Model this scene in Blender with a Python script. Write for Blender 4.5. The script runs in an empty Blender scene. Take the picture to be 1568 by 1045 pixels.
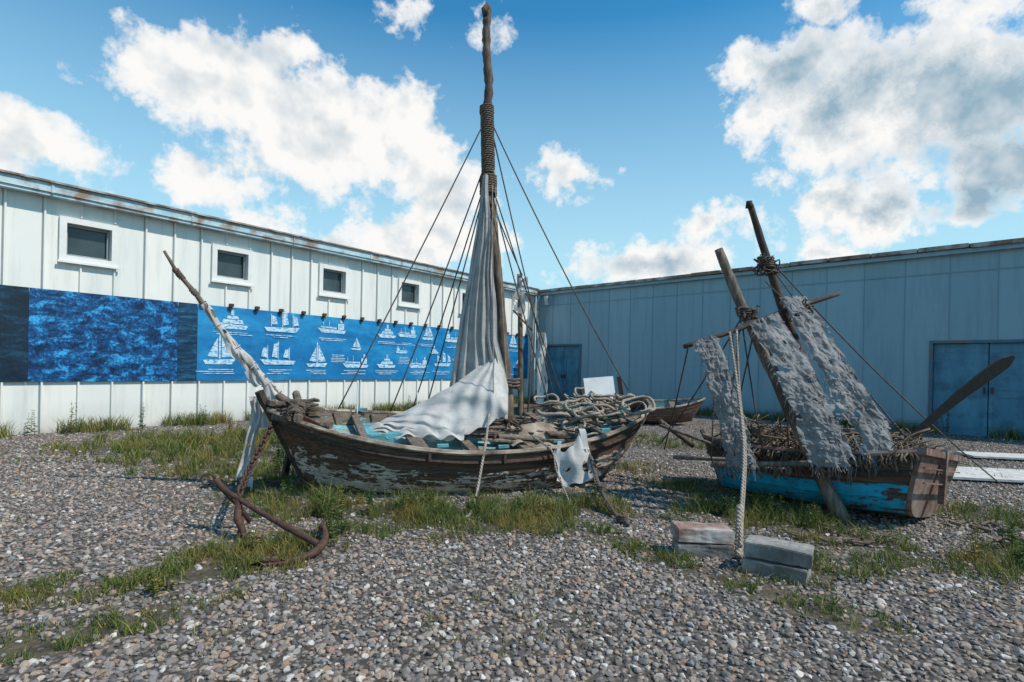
import bpy, math, random, bmesh
from mathutils import Vector, Matrix, noise
random.seed(7)
R=random.random
def U(a,b): return a+(b-a)*random.random()
scene=bpy.context.scene
scene.view_settings.view_transform='Standard'
scene.view_settings.look='None'
scene.view_settings.exposure=0

# ---------------------------------------------------------------- helpers
def link(o):
    scene.collection.objects.link(o); return o
def empty(name,loc=(0,0,0),rotz=0):
    e=bpy.data.objects.new(name,None); e.empty_display_size=0.3
    e.location=loc; e.rotation_euler=(0,0,rotz); return link(e)
def mk(name,verts,faces,mat,parent=None,smooth=False,uvs=None,local=False):
    me=bpy.data.meshes.new(name); me.from_pydata([tuple(v) for v in verts],[],faces)
    if uvs:
        uvl=me.uv_layers.new(name='UVMap'); i=0
        for f in uvs:
            for c in f: uvl.data[i].uv=c; i+=1
    me.materials.append(mat)
    if smooth:
        for p in me.polygons: p.use_smooth=True
    me.update()
    o=bpy.data.objects.new(name,me); link(o)
    if parent:
        o.parent=parent
        if not local: o.matrix_parent_inverse=parent.matrix_basis.inverted()
    return o
class MB:
    def __init__(s): s.v=[];s.f=[];s.u=[]
    def add(s,v,f,u=None):
        n=len(s.v); s.v+=[tuple(a) for a in v]; s.f+=[tuple(i+n for i in q) for q in f]
        s.u+= u if u else [[(0,0)]*len(q) for q in f]
    def box(s,x0,x1,y0,y1,z0,z1):
        s.add([(x0,y0,z0),(x1,y0,z0),(x1,y1,z0),(x0,y1,z0),(x0,y0,z1),(x1,y0,z1),(x1,y1,z1),(x0,y1,z1)],
          [(0,3,2,1),(4,5,6,7),(0,1,5,4),(1,2,6,5),(2,3,7,6),(3,0,4,7)])
    def obox(s,c,a,b,h):
        c=Vector(c);a=Vector(a);b=Vector(b);h=Vector(h)
        s.add([c-a-b-h,c+a-b-h,c+a+b-h,c-a+b-h,c-a-b+h,c+a-b+h,c+a+b+h,c-a+b+h],
          [(0,3,2,1),(4,5,6,7),(0,1,5,4),(1,2,6,5),(2,3,7,6),(3,0,4,7)])
    def beam(s,p,q,w,h,up=(0,0,1)):
        p=Vector(p);q=Vector(q);d=(q-p); L=d.length; d.normalize()
        sd=d.cross(Vector(up)).normalized(); u2=sd.cross(d)
        s.obox((p+q)/2,d*L/2,sd*w/2,u2*h/2)
    def tube(s,pts,rad,sides=8,jit=0,uoff=0):
        pts=[Vector(p) for p in pts]; n=len(pts)
        if not isinstance(rad,(list,tuple)): rad=[rad]*n
        t0=(pts[1]-pts[0]).normalized()
        ref=Vector((0,0,1)) if abs(t0.z)<.9 else Vector((1,0,0))
        nx=t0.cross(ref).normalized(); V=[];F=[];UV=[];L=0;Ls=[]
        for i in range(n):
            t=(pts[min(i+1,n-1)]-pts[max(i-1,0)]).normalized()
            nx=(nx-t*nx.dot(t)).normalized(); ny=t.cross(nx)
            if i: L+=(pts[i]-pts[i-1]).length
            Ls.append(L)
            for k in range(sides):
                a=2*math.pi*k/sides; r=rad[i]*(1+jit*U(-1,1))
                V.append(pts[i]+nx*math.cos(a)*r+ny*math.sin(a)*r)
        for i in range(n-1):
            for k in range(sides):
                k2=(k+1)%sides
                F.append((i*sides+k,i*sides+k2,(i+1)*sides+k2,(i+1)*sides+k))
                UV.append([(k/sides,Ls[i]),((k+1)/sides,Ls[i]),((k+1)/sides,Ls[i+1]),(k/sides,Ls[i+1])])
        F.append(tuple(range(sides-1,-1,-1)));UV.append([(0,0)]*sides)
        F.append(tuple((n-1)*sides+k for k in range(sides)));UV.append([(0,0)]*sides)
        s.add(V,F,UV)
    def grid(s,fn,nu,nv,skip=None):
        V=[fn(i/nu,j/nv) for i in range(nu+1) for j in range(nv+1)];F=[];UV=[]
        for i in range(nu):
            for j in range(nv):
                if skip and skip(i/nu,j/nv): continue
                a=i*(nv+1)+j; F.append((a,a+1,a+nv+2,a+nv+1)); UV.append([(i/nu,j/nv),(i/nu,(j+1)/nv),((i+1)/nu,(j+1)/nv),((i+1)/nu,j/nv)])
        s.add(V,F,UV)
    def out(s,name,mat,parent=None,smooth=False,local=False):
        return mk(name,s.v,s.f,mat,parent,smooth,s.u,local)
def cr(P,n=8):
    P=[Vector(p) for p in P]; Q=[P[0]*2-P[1]]+P+[P[-1]*2-P[-2]]; o=[]
    for i in range(1,len(Q)-2):
        a,b,c,d=Q[i-1:i+3]
        for k in range(n):
            t=k/n; o.append(.5*((2*b)+(c-a)*t+(2*a-5*b+4*c-d)*t*t+(3*b-a-3*c+d)*t**3))
    o.append(P[-1]); return o
def interp(tab,x):
    if x<=tab[0][0]: return tab[0][1:]
    for a,b in zip(tab,tab[1:]):
        if x<=b[0]:
            t=(x-a[0])/(b[0]-a[0]); return tuple(p+(q-p)*t for p,q in zip(a[1:],b[1:]))
    return tab[-1][1:]
def lin(a,b,n): return [Vector(a).lerp(Vector(b),i/n) for i in range(n+1)]
def sagline(a,b,sag=0,n=14):
    return [Vector(a).lerp(Vector(b),i/n)-Vector((0,0,sag*4*(i/n)*(1-i/n))) for i in range(n+1)]

# ---------------------------------------------------------------- materials
class M:
    def __init__(s,name):
        s.m=bpy.data.materials.new(name); s.m.use_nodes=True; s.t=s.m.node_tree; s.t.nodes.clear()
        s.o=s.n('ShaderNodeOutputMaterial'); s.b=s.n('ShaderNodeBsdfPrincipled'); s.l(s.b.outputs[0],s.o.inputs[0])
        s.b.inputs['Roughness'].default_value=.85
    def n(s,t,**k):
        x=s.t.nodes.new(t)
        for a,b in k.items(): setattr(x,a,b)
        return x
    def l(s,a,b): s.t.links.new(a,b)
    def coord(s,scale=(1,1,1),kind='Object'):
        tc=s.n('ShaderNodeTexCoord'); mp=s.n('ShaderNodeMapping'); mp.inputs['Scale'].default_value=scale
        s.l(tc.outputs[kind],mp.inputs[0]); return mp.outputs[0]
    def noise(s,vec,scale,detail=6,rough=.6,dist=0,out='Fac'):
        x=s.n('ShaderNodeTexNoise'); x.inputs['Scale'].default_value=scale; x.inputs['Detail'].default_value=min(detail,5)
        x.inputs['Roughness'].default_value=rough; x.inputs['Distortion'].default_value=dist
        s.l(vec,x.inputs['Vector']); return x.outputs[out]
    def ramp(s,fac,stops,interp='LINEAR'):
        r=s.n('ShaderNodeValToRGB'); c=r.color_ramp; c.interpolation=interp
        while len(c.elements)<len(stops): c.elements.new(.5)
        for e,(p,col) in zip(c.elements,stops):
            e.position=p; e.color=(col,col,col,1) if not isinstance(col,(tuple,list)) else (*col,1)
        s.l(fac,r.inputs[0]); return r.outputs[0]
    def mix(s,f,a,b,mode='MIX'):
        x=s.n('ShaderNodeMix',data_type='RGBA',blend_type=mode)
        for v,i in ((f,0),(a,6),(b,7)):
            if isinstance(v,(int,float)): x.inputs[i].default_value=v if i==0 else (v,v,v,1)
            elif isinstance(v,tuple): x.inputs[i].default_value=(*v,1)
            else: s.l(v,x.inputs[i])
        return x.outputs[2]
    def math(s,op,a,b=0,c=None):
        x=s.n('ShaderNodeMath',operation=op)
        for i,v in enumerate((a,b,c)):
            if v is None: continue
            if isinstance(v,(int,float)): x.inputs[i].default_value=v
            else: s.l(v,x.inputs[i])
        return x.outputs[0]
    def bump(s,h,st=.5,d=.01,inv=False):
        x=s.n('ShaderNodeBump'); x.inputs['Strength'].default_value=st; x.inputs['Distance'].default_value=d; x.invert=inv
        s.l(h,x.inputs['Height']); s.l(x.outputs[0],s.b.inputs['Normal'])
    def col(s,c):
        if isinstance(c,tuple): s.b.inputs['Base Color'].default_value=(*c,1)
        else: s.l(c,s.b.inputs['Base Color'])
    def sep(s,kind='Object'):
        tc=s.n('ShaderNodeTexCoord'); x=s.n('ShaderNodeSeparateXYZ'); s.l(tc.outputs[kind],x.inputs[0]); return x.outputs

def simple(name,c1,c2,scale=(8,8,8),rough=.85,bump=.4,bd=.004,dark=None):
    m=M(name); v=m.coord(scale); n=m.noise(v,1,8,.65)
    c=m.ramp(n,[(.3,c1),(.7,c2)])
    if dark:
        n2=m.noise(m.coord((3,3,3)),1,5); c=m.mix(m.ramp(n2,[(.45,0.),(.65,1.)]),c,dark)
    m.col(c); m.bump(n,bump,bd); m.b.inputs['Roughness'].default_value=rough; return m.m

wood_grey=simple('weathered_wood',(.045,.030,.022),(.31,.235,.175),(26,26,4),dark=(.085,.056,.04),bump=.9,bd=.012)
wood_top=simple('mast_wood',(.018,.012,.010),(.21,.15,.11),(30,30,5),dark=(.06,.04,.03),bump=1,bd=.015)
wood_dark=simple('dark_wood',(.016,.011,.009),(.09,.058,.040),(22,22,4),bump=.7,bd=.008)
wood_black=simple('black_wood',(.006,.006,.006),(.020,.017,.015),(18,18,18),bump=.5,bd=.006)
wood_red=simple('red_brown_wood',(.06,.030,.022),(.24,.135,.10),(5,18,18),bump=.7,bd=.006,dark=(.30,.24,.20))
wood_pale=simple('pale_plank',(.40,.38,.35),(.66,.63,.58),(10,10,10),bump=.4)
iron=simple('rusty_iron',(.022,.012,.009),(.115,.050,.032),(30,30,30),.8,.8,.006)
concrete=simple('concrete',(.16,.152,.137),(.37,.35,.325),(22,22,22),.9,.9,.008,dark=(.12,.11,.10))
brickred=simple('red_concrete',(.16,.09,.07),(.34,.22,.18),(18,18,18),.9,.8,.006,dark=(.46,.43,.40))
white_board=simple('white_board',(.64,.65,.64),(.80,.80,.78),(5,5,5),.6,.15)
twig_m=simple('driftwood_twigs',(.022,.015,.010),(.25,.175,.12),(12,12,12),.9,.5)

def rope_mat(name,c1,c2,freq=28):
    m=M(name); s=m.sep('UV')
    a=m.math('ADD',m.math('MULTIPLY',s[1],freq),m.math('MULTIPLY',s[0],3))
    w=m.math('SINE',m.math('MULTIPLY',a,6.283)); w2=m.math('MULTIPLY_ADD',w,.5,.5)
    n=m.noise(m.coord((14,14,14)),1,4)
    c=m.mix(m.ramp(n,[(.3,0.),(.7,1.)]),c1,c2)
    c=m.mix(m.math('MULTIPLY',m.math('SUBTRACT',1,w2),.55),c,tuple(x*.25 for x in c1))
    m.col(c); m.bump(w2,.9,.006); return m.m
rope_l=rope_mat('old_rope',(.28,.23,.18),(.48,.42,.35))
rope_d=rope_mat('dark_rope',(.075,.053,.04),(.19,.14,.105))
rope_b=rope_mat('wrapped_rope',(.12,.085,.06),(.25,.185,.14),20)

def cloth_mat(name,c1,c2,tr=.25,sc=60):
    m=M(name); n=m.noise(m.coord((5,5,5)),1,7,.65); n2=m.noise(m.coord((sc,sc,sc)),1,3)
    st=m.noise(m.coord((2,2,14)),1,6,.7)
    c=m.mix(m.ramp(n,[(.35,0.),(.7,1.)]),c1,c2)
    c=m.mix(m.ramp(st,[(.55,0.),(.75,.55)]),c,tuple(x*.6 for x in c1))
    m.col(c); m.bump(m.math('ADD',m.math('MULTIPLY',n2,.3),n),.5,.02)
    m.b.inputs['Roughness'].default_value=.95
    t=m.n('ShaderNodeBsdfTranslucent'); m.l(c,t.inputs[0]); x=m.n('ShaderNodeMixShader'); x.inputs[0].default_value=tr
    m.l(m.b.outputs[0],x.inputs[1]); m.l(t.outputs[0],x.inputs[2]); m.l(x.outputs[0],m.o.inputs[0]); return m.m
sail_w=cloth_mat('sailcloth',(.50,.48,.45),(.69,.67,.64))
sail_g=cloth_mat('grey_sailcloth',(.40,.39,.375),(.60,.59,.57),.35)
sail_t=cloth_mat('ragged_canvas',(.18,.172,.17),(.345,.335,.33),.22,90)
tarp=cloth_mat('brown_canvas',(.20,.15,.11),(.42,.35,.28),.05)

def hull_mat(name,wood1,wood2,paint,lo,hi,cover,dark_below,streak=(2.2,9,22),uw=.35):
    m=M(name); v=m.coord(streak); n=m.noise(v,1,9,.72,.4); n2=m.noise(m.coord((1.6,1.6,2.6)),1,4)
    ch=m.noise(m.coord((17,17,40)),1,4,.7)
    wood=m.ramp(m.noise(m.coord((2,20,45)),1,8,.7),[(.3,wood1),(.7,wood2)])
    z=m.sep('UV')[1]
    mask=m.math('ADD',m.math('MULTIPLY',n,.65),m.math('ADD',m.math('MULTIPLY',n2,.5),m.math('MULTIPLY',ch,.35)))
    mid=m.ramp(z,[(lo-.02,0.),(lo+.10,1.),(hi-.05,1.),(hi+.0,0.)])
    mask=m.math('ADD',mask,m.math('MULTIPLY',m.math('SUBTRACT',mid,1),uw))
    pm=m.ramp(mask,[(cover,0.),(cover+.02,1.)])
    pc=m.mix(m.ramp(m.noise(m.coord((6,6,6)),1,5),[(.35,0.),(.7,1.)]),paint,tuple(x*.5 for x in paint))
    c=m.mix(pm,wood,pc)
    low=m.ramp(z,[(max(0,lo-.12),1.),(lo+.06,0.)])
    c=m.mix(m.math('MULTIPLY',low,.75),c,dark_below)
    m.col(c); m.bump(m.math('ADD',m.math('MULTIPLY',pm,.5),n),.8,.008); return m.m
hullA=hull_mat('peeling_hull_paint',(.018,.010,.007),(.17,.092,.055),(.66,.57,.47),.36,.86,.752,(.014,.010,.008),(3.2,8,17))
hullB=hull_mat('peeling_turquoise_paint',(.020,.013,.009),(.14,.085,.058),(.012,.40,.62),.14,.72,.705,(.012,.05,.07),(4,9,12),.5)
inner=hull_mat('inner_planking',(.07,.05,.04),(.26,.19,.14),(.22,.42,.43),-.2,1.2,.76,(.1,.08,.06))
deckm=hull_mat('deck_paint',(.16,.12,.09),(.36,.29,.22),(.22,.52,.54),-.2,1.2,.69,(.2,.2,.2),(2,16,9))
railm=simple('worn_rail',(.10,.065,.045),(.52,.43,.34),(4,20,20),bump=.8,bd=.006,dark=(.06,.04,.028))
tealp=simple('teal_painted_wood',(.06,.30,.36),(.14,.42,.46),(7,7,7),.7,.3,dark=(.12,.10,.08))

# ---------------------------------------------------------------- camera
cam=bpy.data.cameras.new('camera'); co=bpy.data.objects.new('camera',cam); link(co)
cam.sensor_width=36; cam.lens=19.6; cam.clip_end=2000
co.location=(0,0,1.4)
co.rotation_euler=(Matrix.Rotation(math.radians(90),4,'X')@Matrix.Rotation(math.radians(1.19),4,'Z')).to_euler()
cam.shift_y=40/1568
scene.camera=co

# ---------------------------------------------------------------- light and sky
sd=Vector((.58,-.26,.80)).normalized()
sun=bpy.data.lights.new('sun','SUN'); so=bpy.data.objects.new('sun',sun); link(so)
sun.energy=4.4; sun.angle=math.radians(1.2); sun.color=(1,.92,.82)
so.rotation_euler=sd.to_track_quat('Z','Y').to_euler(); so.location=(20,-5,30)
w=bpy.data.worlds.new('World'); scene.world=w; w.use_nodes=True; nt=w.node_tree; nt.nodes.clear()
W=M.__new__(M); W.t=nt
wo=W.n('ShaderNodeOutputWorld'); bg=W.n('ShaderNodeBackground'); bg.inputs[1].default_value=.1; W.l(bg.outputs[0],wo.inputs[0])
w.cycles.sampling_method='MANUAL'; w.cycles.sample_map_resolution=512
sk=W.n('ShaderNodeTexSky',sky_type='NISHITA'); sk.sun_disc=False
sk.sun_elevation=math.asin(sd.z); sk.sun_rotation=math.atan2(sd.x,sd.y); sk.air_density=1.0; sk.dust_density=.6; sk.ozone_density=1.5
tc=W.n('ShaderNodeTexCoord'); dirv=tc.outputs['Generated']; sx=W.n('ShaderNodeSeparateXYZ'); W.l(dirv,sx.inputs[0])
az=W.math('ARCTAN2',sx.outputs[0],sx.outputs[1]); el=W.math('ARCSINE',sx.outputs[2])
cb=W.n('ShaderNodeCombineXYZ'); W.l(az,cb.inputs[0]); W.l(el,cb.inputs[1])
def vm(op,a,b):
    x=W.n('ShaderNodeVectorMath',operation=op)
    for i,v in enumerate((a,b)):
        if isinstance(v,tuple): x.inputs[i].default_value=v
        elif v is not None: W.l(v,x.inputs[i])
    return x.outputs['Value'] if op in('LENGTH',) else x.outputs[0]
wn_=W.noise(dirv,6.5,5,.62,out='Color')
wv=vm('MULTIPLY',vm('SUBTRACT',wn_,(.5,.5,.5)),(.24,.17,0))
pos=vm('ADD',cb.outputs[0],wv)
# cumulus: azimuth, elevation, half-width, half-height (degrees)
clouds=[(-29,24.2,9.2,4.4),(-33,26.3,3.4,2),(-23,27.3,4.4,2.4),(-20,20.7,13,6.6),(-11.2,22.2,5.8,5.8),(-8.0,17.6,6.4,4.6),
(-29.8,14.9,3.6,2.7),(-41.5,16.1,6,3.2),(-8.6,12.1,10,3.6),(-15.5,10.6,6,2.3),(5.5,18.4,4.2,2.8),
(14,10.4,10.5,2.9),(20,12.8,4.6,2.6),(30.7,21.6,10.4,6.8),(24.9,26.0,5.4,3.8),(38,22.8,8,7),(31,14.4,6,2.7),
(40.9,15.9,5,3.8),(21.6,22.4,2.8,3.4),(-4,31.6,2.6,1.8),(-10.3,31.6,3.2,1.4),(-25.3,12.3,3.6,2),
(25.1,16.3,2.8,1.3),(28.9,10.6,3.8,1.5),(27.5,30.2,4.4,1.9),(52,20,8,7),(-58,22,9,5),(64,13,8,3),(-5,50,12,6)]
fld=None
for a,e,ra,re in clouds:
    s3=vm('LENGTH',vm('MULTIPLY',vm('SUBTRACT',pos,(math.radians(a),math.radians(e),0)),(1/math.radians(ra),1/math.radians(re),0)),None)
    k=min(1.,math.sqrt(ra*re)/4.6); b=W.math('MULTIPLY_ADD',s3,-k,k*1.0)
    if fld is None: fld=b
    else:
        x=W.n('ShaderNodeMath',operation='SMOOTH_MAX'); x.inputs[2].default_value=.22; W.l(fld,x.inputs[0]); W.l(b,x.inputs[1]); fld=x.outputs[0]
n1=W.noise(dirv,17,5,.64)
f=W.math('ADD',fld,W.math('MULTIPLY',W.math('SUBTRACT',n1,.5),1.7))
mask=W.ramp(f,[(0.0,0.),(.12,.34),(.26,.82),(.46,1.)])
mpw=W.n('ShaderNodeMapping'); mpw.inputs['Location'].default_value=(-.012,0,-.022); W.l(dirv,mpw.inputs[0])
relief=W.math('SUBTRACT',W.noise(mpw.outputs[0],17,3,.55),W.noise(dirv,17,3,.55))
nb_=W.noise(dirv,5,2,.5)
side=W.ramp(W.math('MULTIPLY_ADD',az,.6,.5),[(.45,.30),(.78,1.)])
core=W.math('MULTIPLY',W.ramp(W.math('ADD',f,W.math('MULTIPLY',W.math('SUBTRACT',nb_,.5),2.2)),[(.28,0.),(.85,1.)]),side)
shade=W.math('ADD',W.math('MULTIPLY',core,.80),W.math('MULTIPLY',relief,1.6))
ccol=W.mix(W.ramp(shade,[(0.04,0.),(.95,1.)]),(9.7,9.6,9.4),(3.0,4.5,5.6))
tint=W.mix(1.0,sk.outputs[0],(.10,1.22,1.66),'MULTIPLY')
haze=W.ramp(el,[(0.,.92),(.2,.76),(.36,.44),(.56,.06),(.8,0.)])
tint=W.mix(haze,tint,(5.7,8.6,9.5))
fin=W.mix(mask,tint,ccol); W.l(fin,bg.inputs[0])

# ---------------------------------------------------------------- grass patch layout: (x,y,rx,ry,rot_deg,density,height)
patches=[(-2.3,3.5,.85,.17,32,.9,.055),(-1.85,3.9,.5,.28,20,1,.075),(-2.05,2.9,.5,.15,40,1,.055),(-3.2,3.1,.9,.22,30,1,.055),(-1.55,4.45,.35,.3,0,.6,.07),(-2.6,2.6,.5,.12,35,.8,.05),(-1.75,4.15,.5,.2,20,.9,.09),
(-1.9,5.35,.4,.4,0,.8,.15),(-1.1,5.35,.75,.28,5,1,.15),(-.1,5.35,.85,.33,8,1,.14),(-.35,4.95,.6,.25,0,.9,.09),(.35,4.9,.5,.25,-10,.9,.09),(-1.15,4.7,.45,.2,10,.8,.06),(-.7,4.5,.35,.12,0,.6,.05),
(.9,4.55,.5,.15,-45,.8,.05),(1.15,4.05,.35,.12,-45,.9,.055),(1.45,3.75,.45,.14,-40,.9,.055),(1.85,3.3,.5,.16,-50,.9,.05),(2.1,4.0,.3,.3,0,.9,.075),
(2.4,5.4,.6,.42,-20,1,.14),(2.95,4.7,.45,.22,0,.8,.09),(3.3,4.2,.8,.22,0,.7,.065),(2.6,3.9,.4,.13,0,.7,.05),(3.9,4.2,.6,.3,20,.7,.10),
(-5.5,9.6,1.5,.8,50,.9,.15),(-4.6,8.3,1.0,.7,30,.9,.14),(-3.6,7.3,.9,.6,20,.9,.13),(-3.9,9.8,2.0,.9,30,.7,.14),(-2.4,10.5,1.8,.8,30,.6,.13),(-2.6,6.5,.6,.45,0,.9,.13),(-2.5,5.7,.4,.3,0,.7,.09),
(-6.2,7.5,.4,.2,0,.5,.06),(-4.0,6.9,.4,.16,0,.7,.05),(1.9,6.9,.3,.2,0,.9,.05),(1.6,7.9,.5,.35,0,.7,.09),(3.1,10.3,1.1,.5,-20,.7,.08),(2.0,11.8,1.4,.6,-30,.6,.12),
(2.2,6.6,.35,.4,0,.8,.07),(4.7,5.7,.5,.4,0,.6,.09),(6.4,8.0,1.0,.35,-30,.5,.09),(-6.9,8.6,.4,.3,0,.5,.06),(0.6,5.6,.5,.3,0,.8,.12),(1.3,5.4,.4,.16,-30,.5,.05),(5.2,5.0,.6,.2,10,.5,.07)]
def pm(x,y):
    b=0
    for px,py,rx,ry,ro,de,h in patches:
        a=math.radians(ro); dx=x-px; dy=y-py; X=(dx*math.cos(a)+dy*math.sin(a))/rx; Y=(-dx*math.sin(a)+dy*math.cos(a))/ry
        b=max(b,de*(1.05-math.sqrt(X*X+Y*Y)*.7))
    return b
def inyard(x,y):
    a=(x+8.97)*.7994-(y-9.8)*.6008; b=-(x-.95)*.6986-(y-23)*.7155
    return a>0.05 and b>0.05

# ---------------------------------------------------------------- ground
m=M('gravel_ground_surface'); v=m.coord((1,1,1))
vo=m.n('ShaderNodeTexVoronoi'); vo.inputs['Scale'].default_value=32; m.l(v,vo.inputs['Vector'])
sp=m.n('ShaderNodeSeparateColor'); m.l(vo.outputs['Color'],sp.inputs[0])
c=m.ramp(sp.outputs[0],[(0,(.07,.060,.053)),(.35,(.155,.132,.115)),(.6,(.25,.21,.18)),(.85,(.35,.275,.21)),(1,(.48,.43,.38))])
c=m.mix(m.ramp(vo.outputs['Distance'],[(.3,0.),(.62,.85)]),c,(.036,.028,.022))
big=m.noise(v,.55,5,.6)
c=m.mix(m.ramp(big,[(.5,0.),(.68,.6)]),c,(.11,.085,.06))
at_=m.n('ShaderNodeAttribute',attribute_name='soil')
fine=m.noise(m.coord((24,24,24)),1,5,.7)
sf=m.math('ADD',at_.outputs['Fac'],m.math('MULTIPLY',m.math('SUBTRACT',fine,.5),1.1))
soilc=m.ramp(m.noise(m.coord((7,7,7)),1,5),[(.35,(.040,.030,.018)),(.65,(.115,.092,.048))])
c=m.mix(m.ramp(sf,[(.15,0.),(.5,.9)]),c,soilc)
m.col(c); m.bump(m.math('ADD',vo.outputs['Distance'],m.math('MULTIPLY',fine,-.6)),.9,.014,True)
gm=m.m
xs=[-300,-60]+[-13+.16*i for i in range(176)]+[60,300]; ys=[-60,0]+[1.5+.16*i for i in range(100)]+[40,500]
gvv=[(x,y,0) for y in ys for x in xs]; nx_=len(xs); gff=[(j*nx_+i,j*nx_+i+1,(j+1)*nx_+i+1,(j+1)*nx_+i) for j in range(len(ys)-1) for i in range(nx_-1)]
g_o=mk('ground',gvv,gff,gm)
sa=g_o.data.attributes.new('soil','FLOAT','POINT')
sa.data.foreach_set('value',[max(0,min(1,pm(x,y)+.3*noise.noise(Vector((x*1.7,y*1.7,0))))) if -14<x<16 and 1<y<18 else 0. for (x,y,_) in gvv])

# stones
ms=M('gravel_stone'); oi=ms.n('ShaderNodeObjectInfo')
c=ms.ramp(oi.outputs['Random'],[(0,(.055,.05,.048)),(.15,(.125,.112,.105)),(.35,(.215,.19,.17)),(.5,(.29,.245,.21)),(.64,(.38,.285,.205)),(.74,(.31,.185,.125)),(.82,(.19,.195,.21)),(.91,(.41,.365,.325)),(1,(.66,.61,.55))])
n=ms.noise(ms.coord((2,2,2)),1,3); c=ms.mix(ms.ramp(n,[(.35,.0),(.75,.45)]),c,(.11,.088,.07)); ms.col(c)
stones=bpy.data.collections.new('gravel_stones')
for k in range(7):
    bm=bmesh.new(); bmesh.ops.create_icosphere(bm,subdivisions=2,radius=1)
    pl=[(Vector((U(-1,1),U(-1,1),U(-1,1))).normalized(),U(.5,.82)) for _ in range(10)]
    for vv in bm.verts:
        for nn,dd in pl:
            q=vv.co.dot(nn)-dd
            if q>0: vv.co-=nn*q
        vv.co+=noise.noise_vector(vv.co*2+Vector((k*9,0,0)))*.10
        vv.co.x*=(1.0+.06*k/7); vv.co.y*=.82; vv.co.z*=.62
    me=bpy.data.meshes.new('stone'); bm.to_mesh(me); bm.free(); me.materials.append(ms.m)
    stones.objects.link(bpy.data.objects.new('stone_%d'%k,me))
gv=[];gf=[];dens=[]
y=1.6
while y<20:
    cs=.2 if y<8 else .4
    x=-13
    while x<16:
        if abs(x)<y*1.0+1.4 and inyard(x,y):
            d=1150 if y<5 else (850 if y<8 else (450 if y<12 else 180))
            q=pm(x+cs/2,y+cs/2)+.3*noise.noise(Vector((x*1.7,y*1.7,0)))
            d*=max(.14,1-1.25*max(0,q-.0)); d*=.82+.45*noise.noise(Vector((x*.6,y*.6,5)))
            n0=len(gv); gv+=[(x,y,.004),(x+cs,y,.004),(x+cs,y+cs,.004),(x,y+cs,.004)]; gf.append((n0,n0+1,n0+2,n0+3)); dens.append(d)
        x+=cs
    y+=cs
go=mk('gravel',gv,gf,ms.m)
at=go.data.attributes.new('dens','FLOAT','FACE'); at.data.foreach_set('value',dens)
ng=bpy.data.node_groups.new('scatter_stones','GeometryNodeTree')
ng.interface.new_socket('Geometry',in_out='INPUT',socket_type='NodeSocketGeometry'); ng.interface.new_socket('Geometry',in_out='OUTPUT',socket_type='NodeSocketGeometry')
N=ng.nodes; gi=N.new('NodeGroupInput'); gO=N.new('NodeGroupOutput'); dp=N.new('GeometryNodeDistributePointsOnFaces')
na=N.new('GeometryNodeInputNamedAttribute'); na.data_type='FLOAT'; na.inputs['Name'].default_value='dens'
ip=N.new('GeometryNodeInstanceOnPoints'); ci=N.new('GeometryNodeCollectionInfo'); ci.inputs['Collection'].default_value=stones; ci.inputs['Separate Children'].default_value=True; ci.inputs['Reset Children'].default_value=True
ip.inputs['Pick Instance'].default_value=True
rv=N.new('FunctionNodeRandomValue'); rv.data_type='FLOAT_VECTOR'; rv.inputs[0].default_value=(-.5,-.5,0); rv.inputs[1].default_value=(.5,.5,6.28)
rs=N.new('FunctionNodeRandomValue'); rs.data_type='FLOAT'; rs.inputs[2].default_value=.0; rs.inputs[3].default_value=1.0; rs.inputs['Seed'].default_value=5
pw=N.new('ShaderNodeMath'); pw.operation='POWER'; pw.inputs[1].default_value=2.2
ma=N.new('ShaderNodeMath'); ma.operation='MULTIPLY_ADD'; ma.inputs[1].default_value=.018; ma.inputs[2].default_value=.0112
L=ng.links.new
L(gi.outputs[0],dp.inputs['Mesh']); L(na.outputs[0],dp.inputs['Density']); L(dp.outputs['Points'],ip.inputs['Points']); L(ci.outputs[0],ip.inputs['Instance'])
L(rv.outputs[0],ip.inputs['Rotation']); L(rs.outputs[1],pw.inputs[0]); L(pw.outputs[0],ma.inputs[0]); L(ma.outputs[0],ip.inputs['Scale']); L(ip.outputs[0],gO.inputs[0])
md=go.modifiers.new('scatter','NODES'); md.node_group=ng

# ---------------------------------------------------------------- grass
def leafmat(name,stops):
    m=M(name); g=m.n('ShaderNodeNewGeometry'); n=m.noise(m.coord((1.6,1.6,1.6)),1,3)
    c=m.ramp(g.outputs['Random Per Island'],stops)
    c=m.mix(m.ramp(n,[(.50,0.),(.62,.75)]),c,(.30,.215,.055))
    m.col(c); m.b.inputs['Roughness'].default_value=.7
    t=m.n('ShaderNodeBsdfTranslucent'); m.l(c,t.inputs[0]); x=m.n('ShaderNodeMixShader'); x.inputs[0].default_value=.25
    m.l(m.b.outputs[0],x.inputs[1]); m.l(t.outputs[0],x.inputs[2]); m.l(x.outputs[0],m.o.inputs[0]); return m.m
grass_m=leafmat('grass_blades',[(0,(.028,.060,.010)),(.4,(.08,.13,.020)),(.75,(.17,.20,.035)),(.88,(.30,.25,.08)),(1,(.38,.31,.14))])
weed_m=leafmat('weed_leaves',[(0,(.03,.065,.015)),(.6,(.075,.13,.028)),(1,(.14,.18,.045))])
def blade(V,F,x,y,h,w,z=0,lean=.6):
    a=U(0,6.28); b=U(0,6.28); l=h*U(.1,lean); wx=math.cos(a)*w; wy=math.sin(a)*w; lx=math.cos(b)*l; ly=math.sin(b)*l; n=len(V)
    V+=[(x-wx,y-wy,z),(x+wx,y+wy,z),(x+lx*.35+wx*.7,y+ly*.35+wy*.7,z+h*.6),(x+lx*.35-wx*.7,y+ly*.35-wy*.7,z+h*.6),(x+lx,y+ly,z+h)]
    F+=[(n,n+1,n+2,n+3),(n+3,n+2,n+4)]
V=[];F=[]
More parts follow.
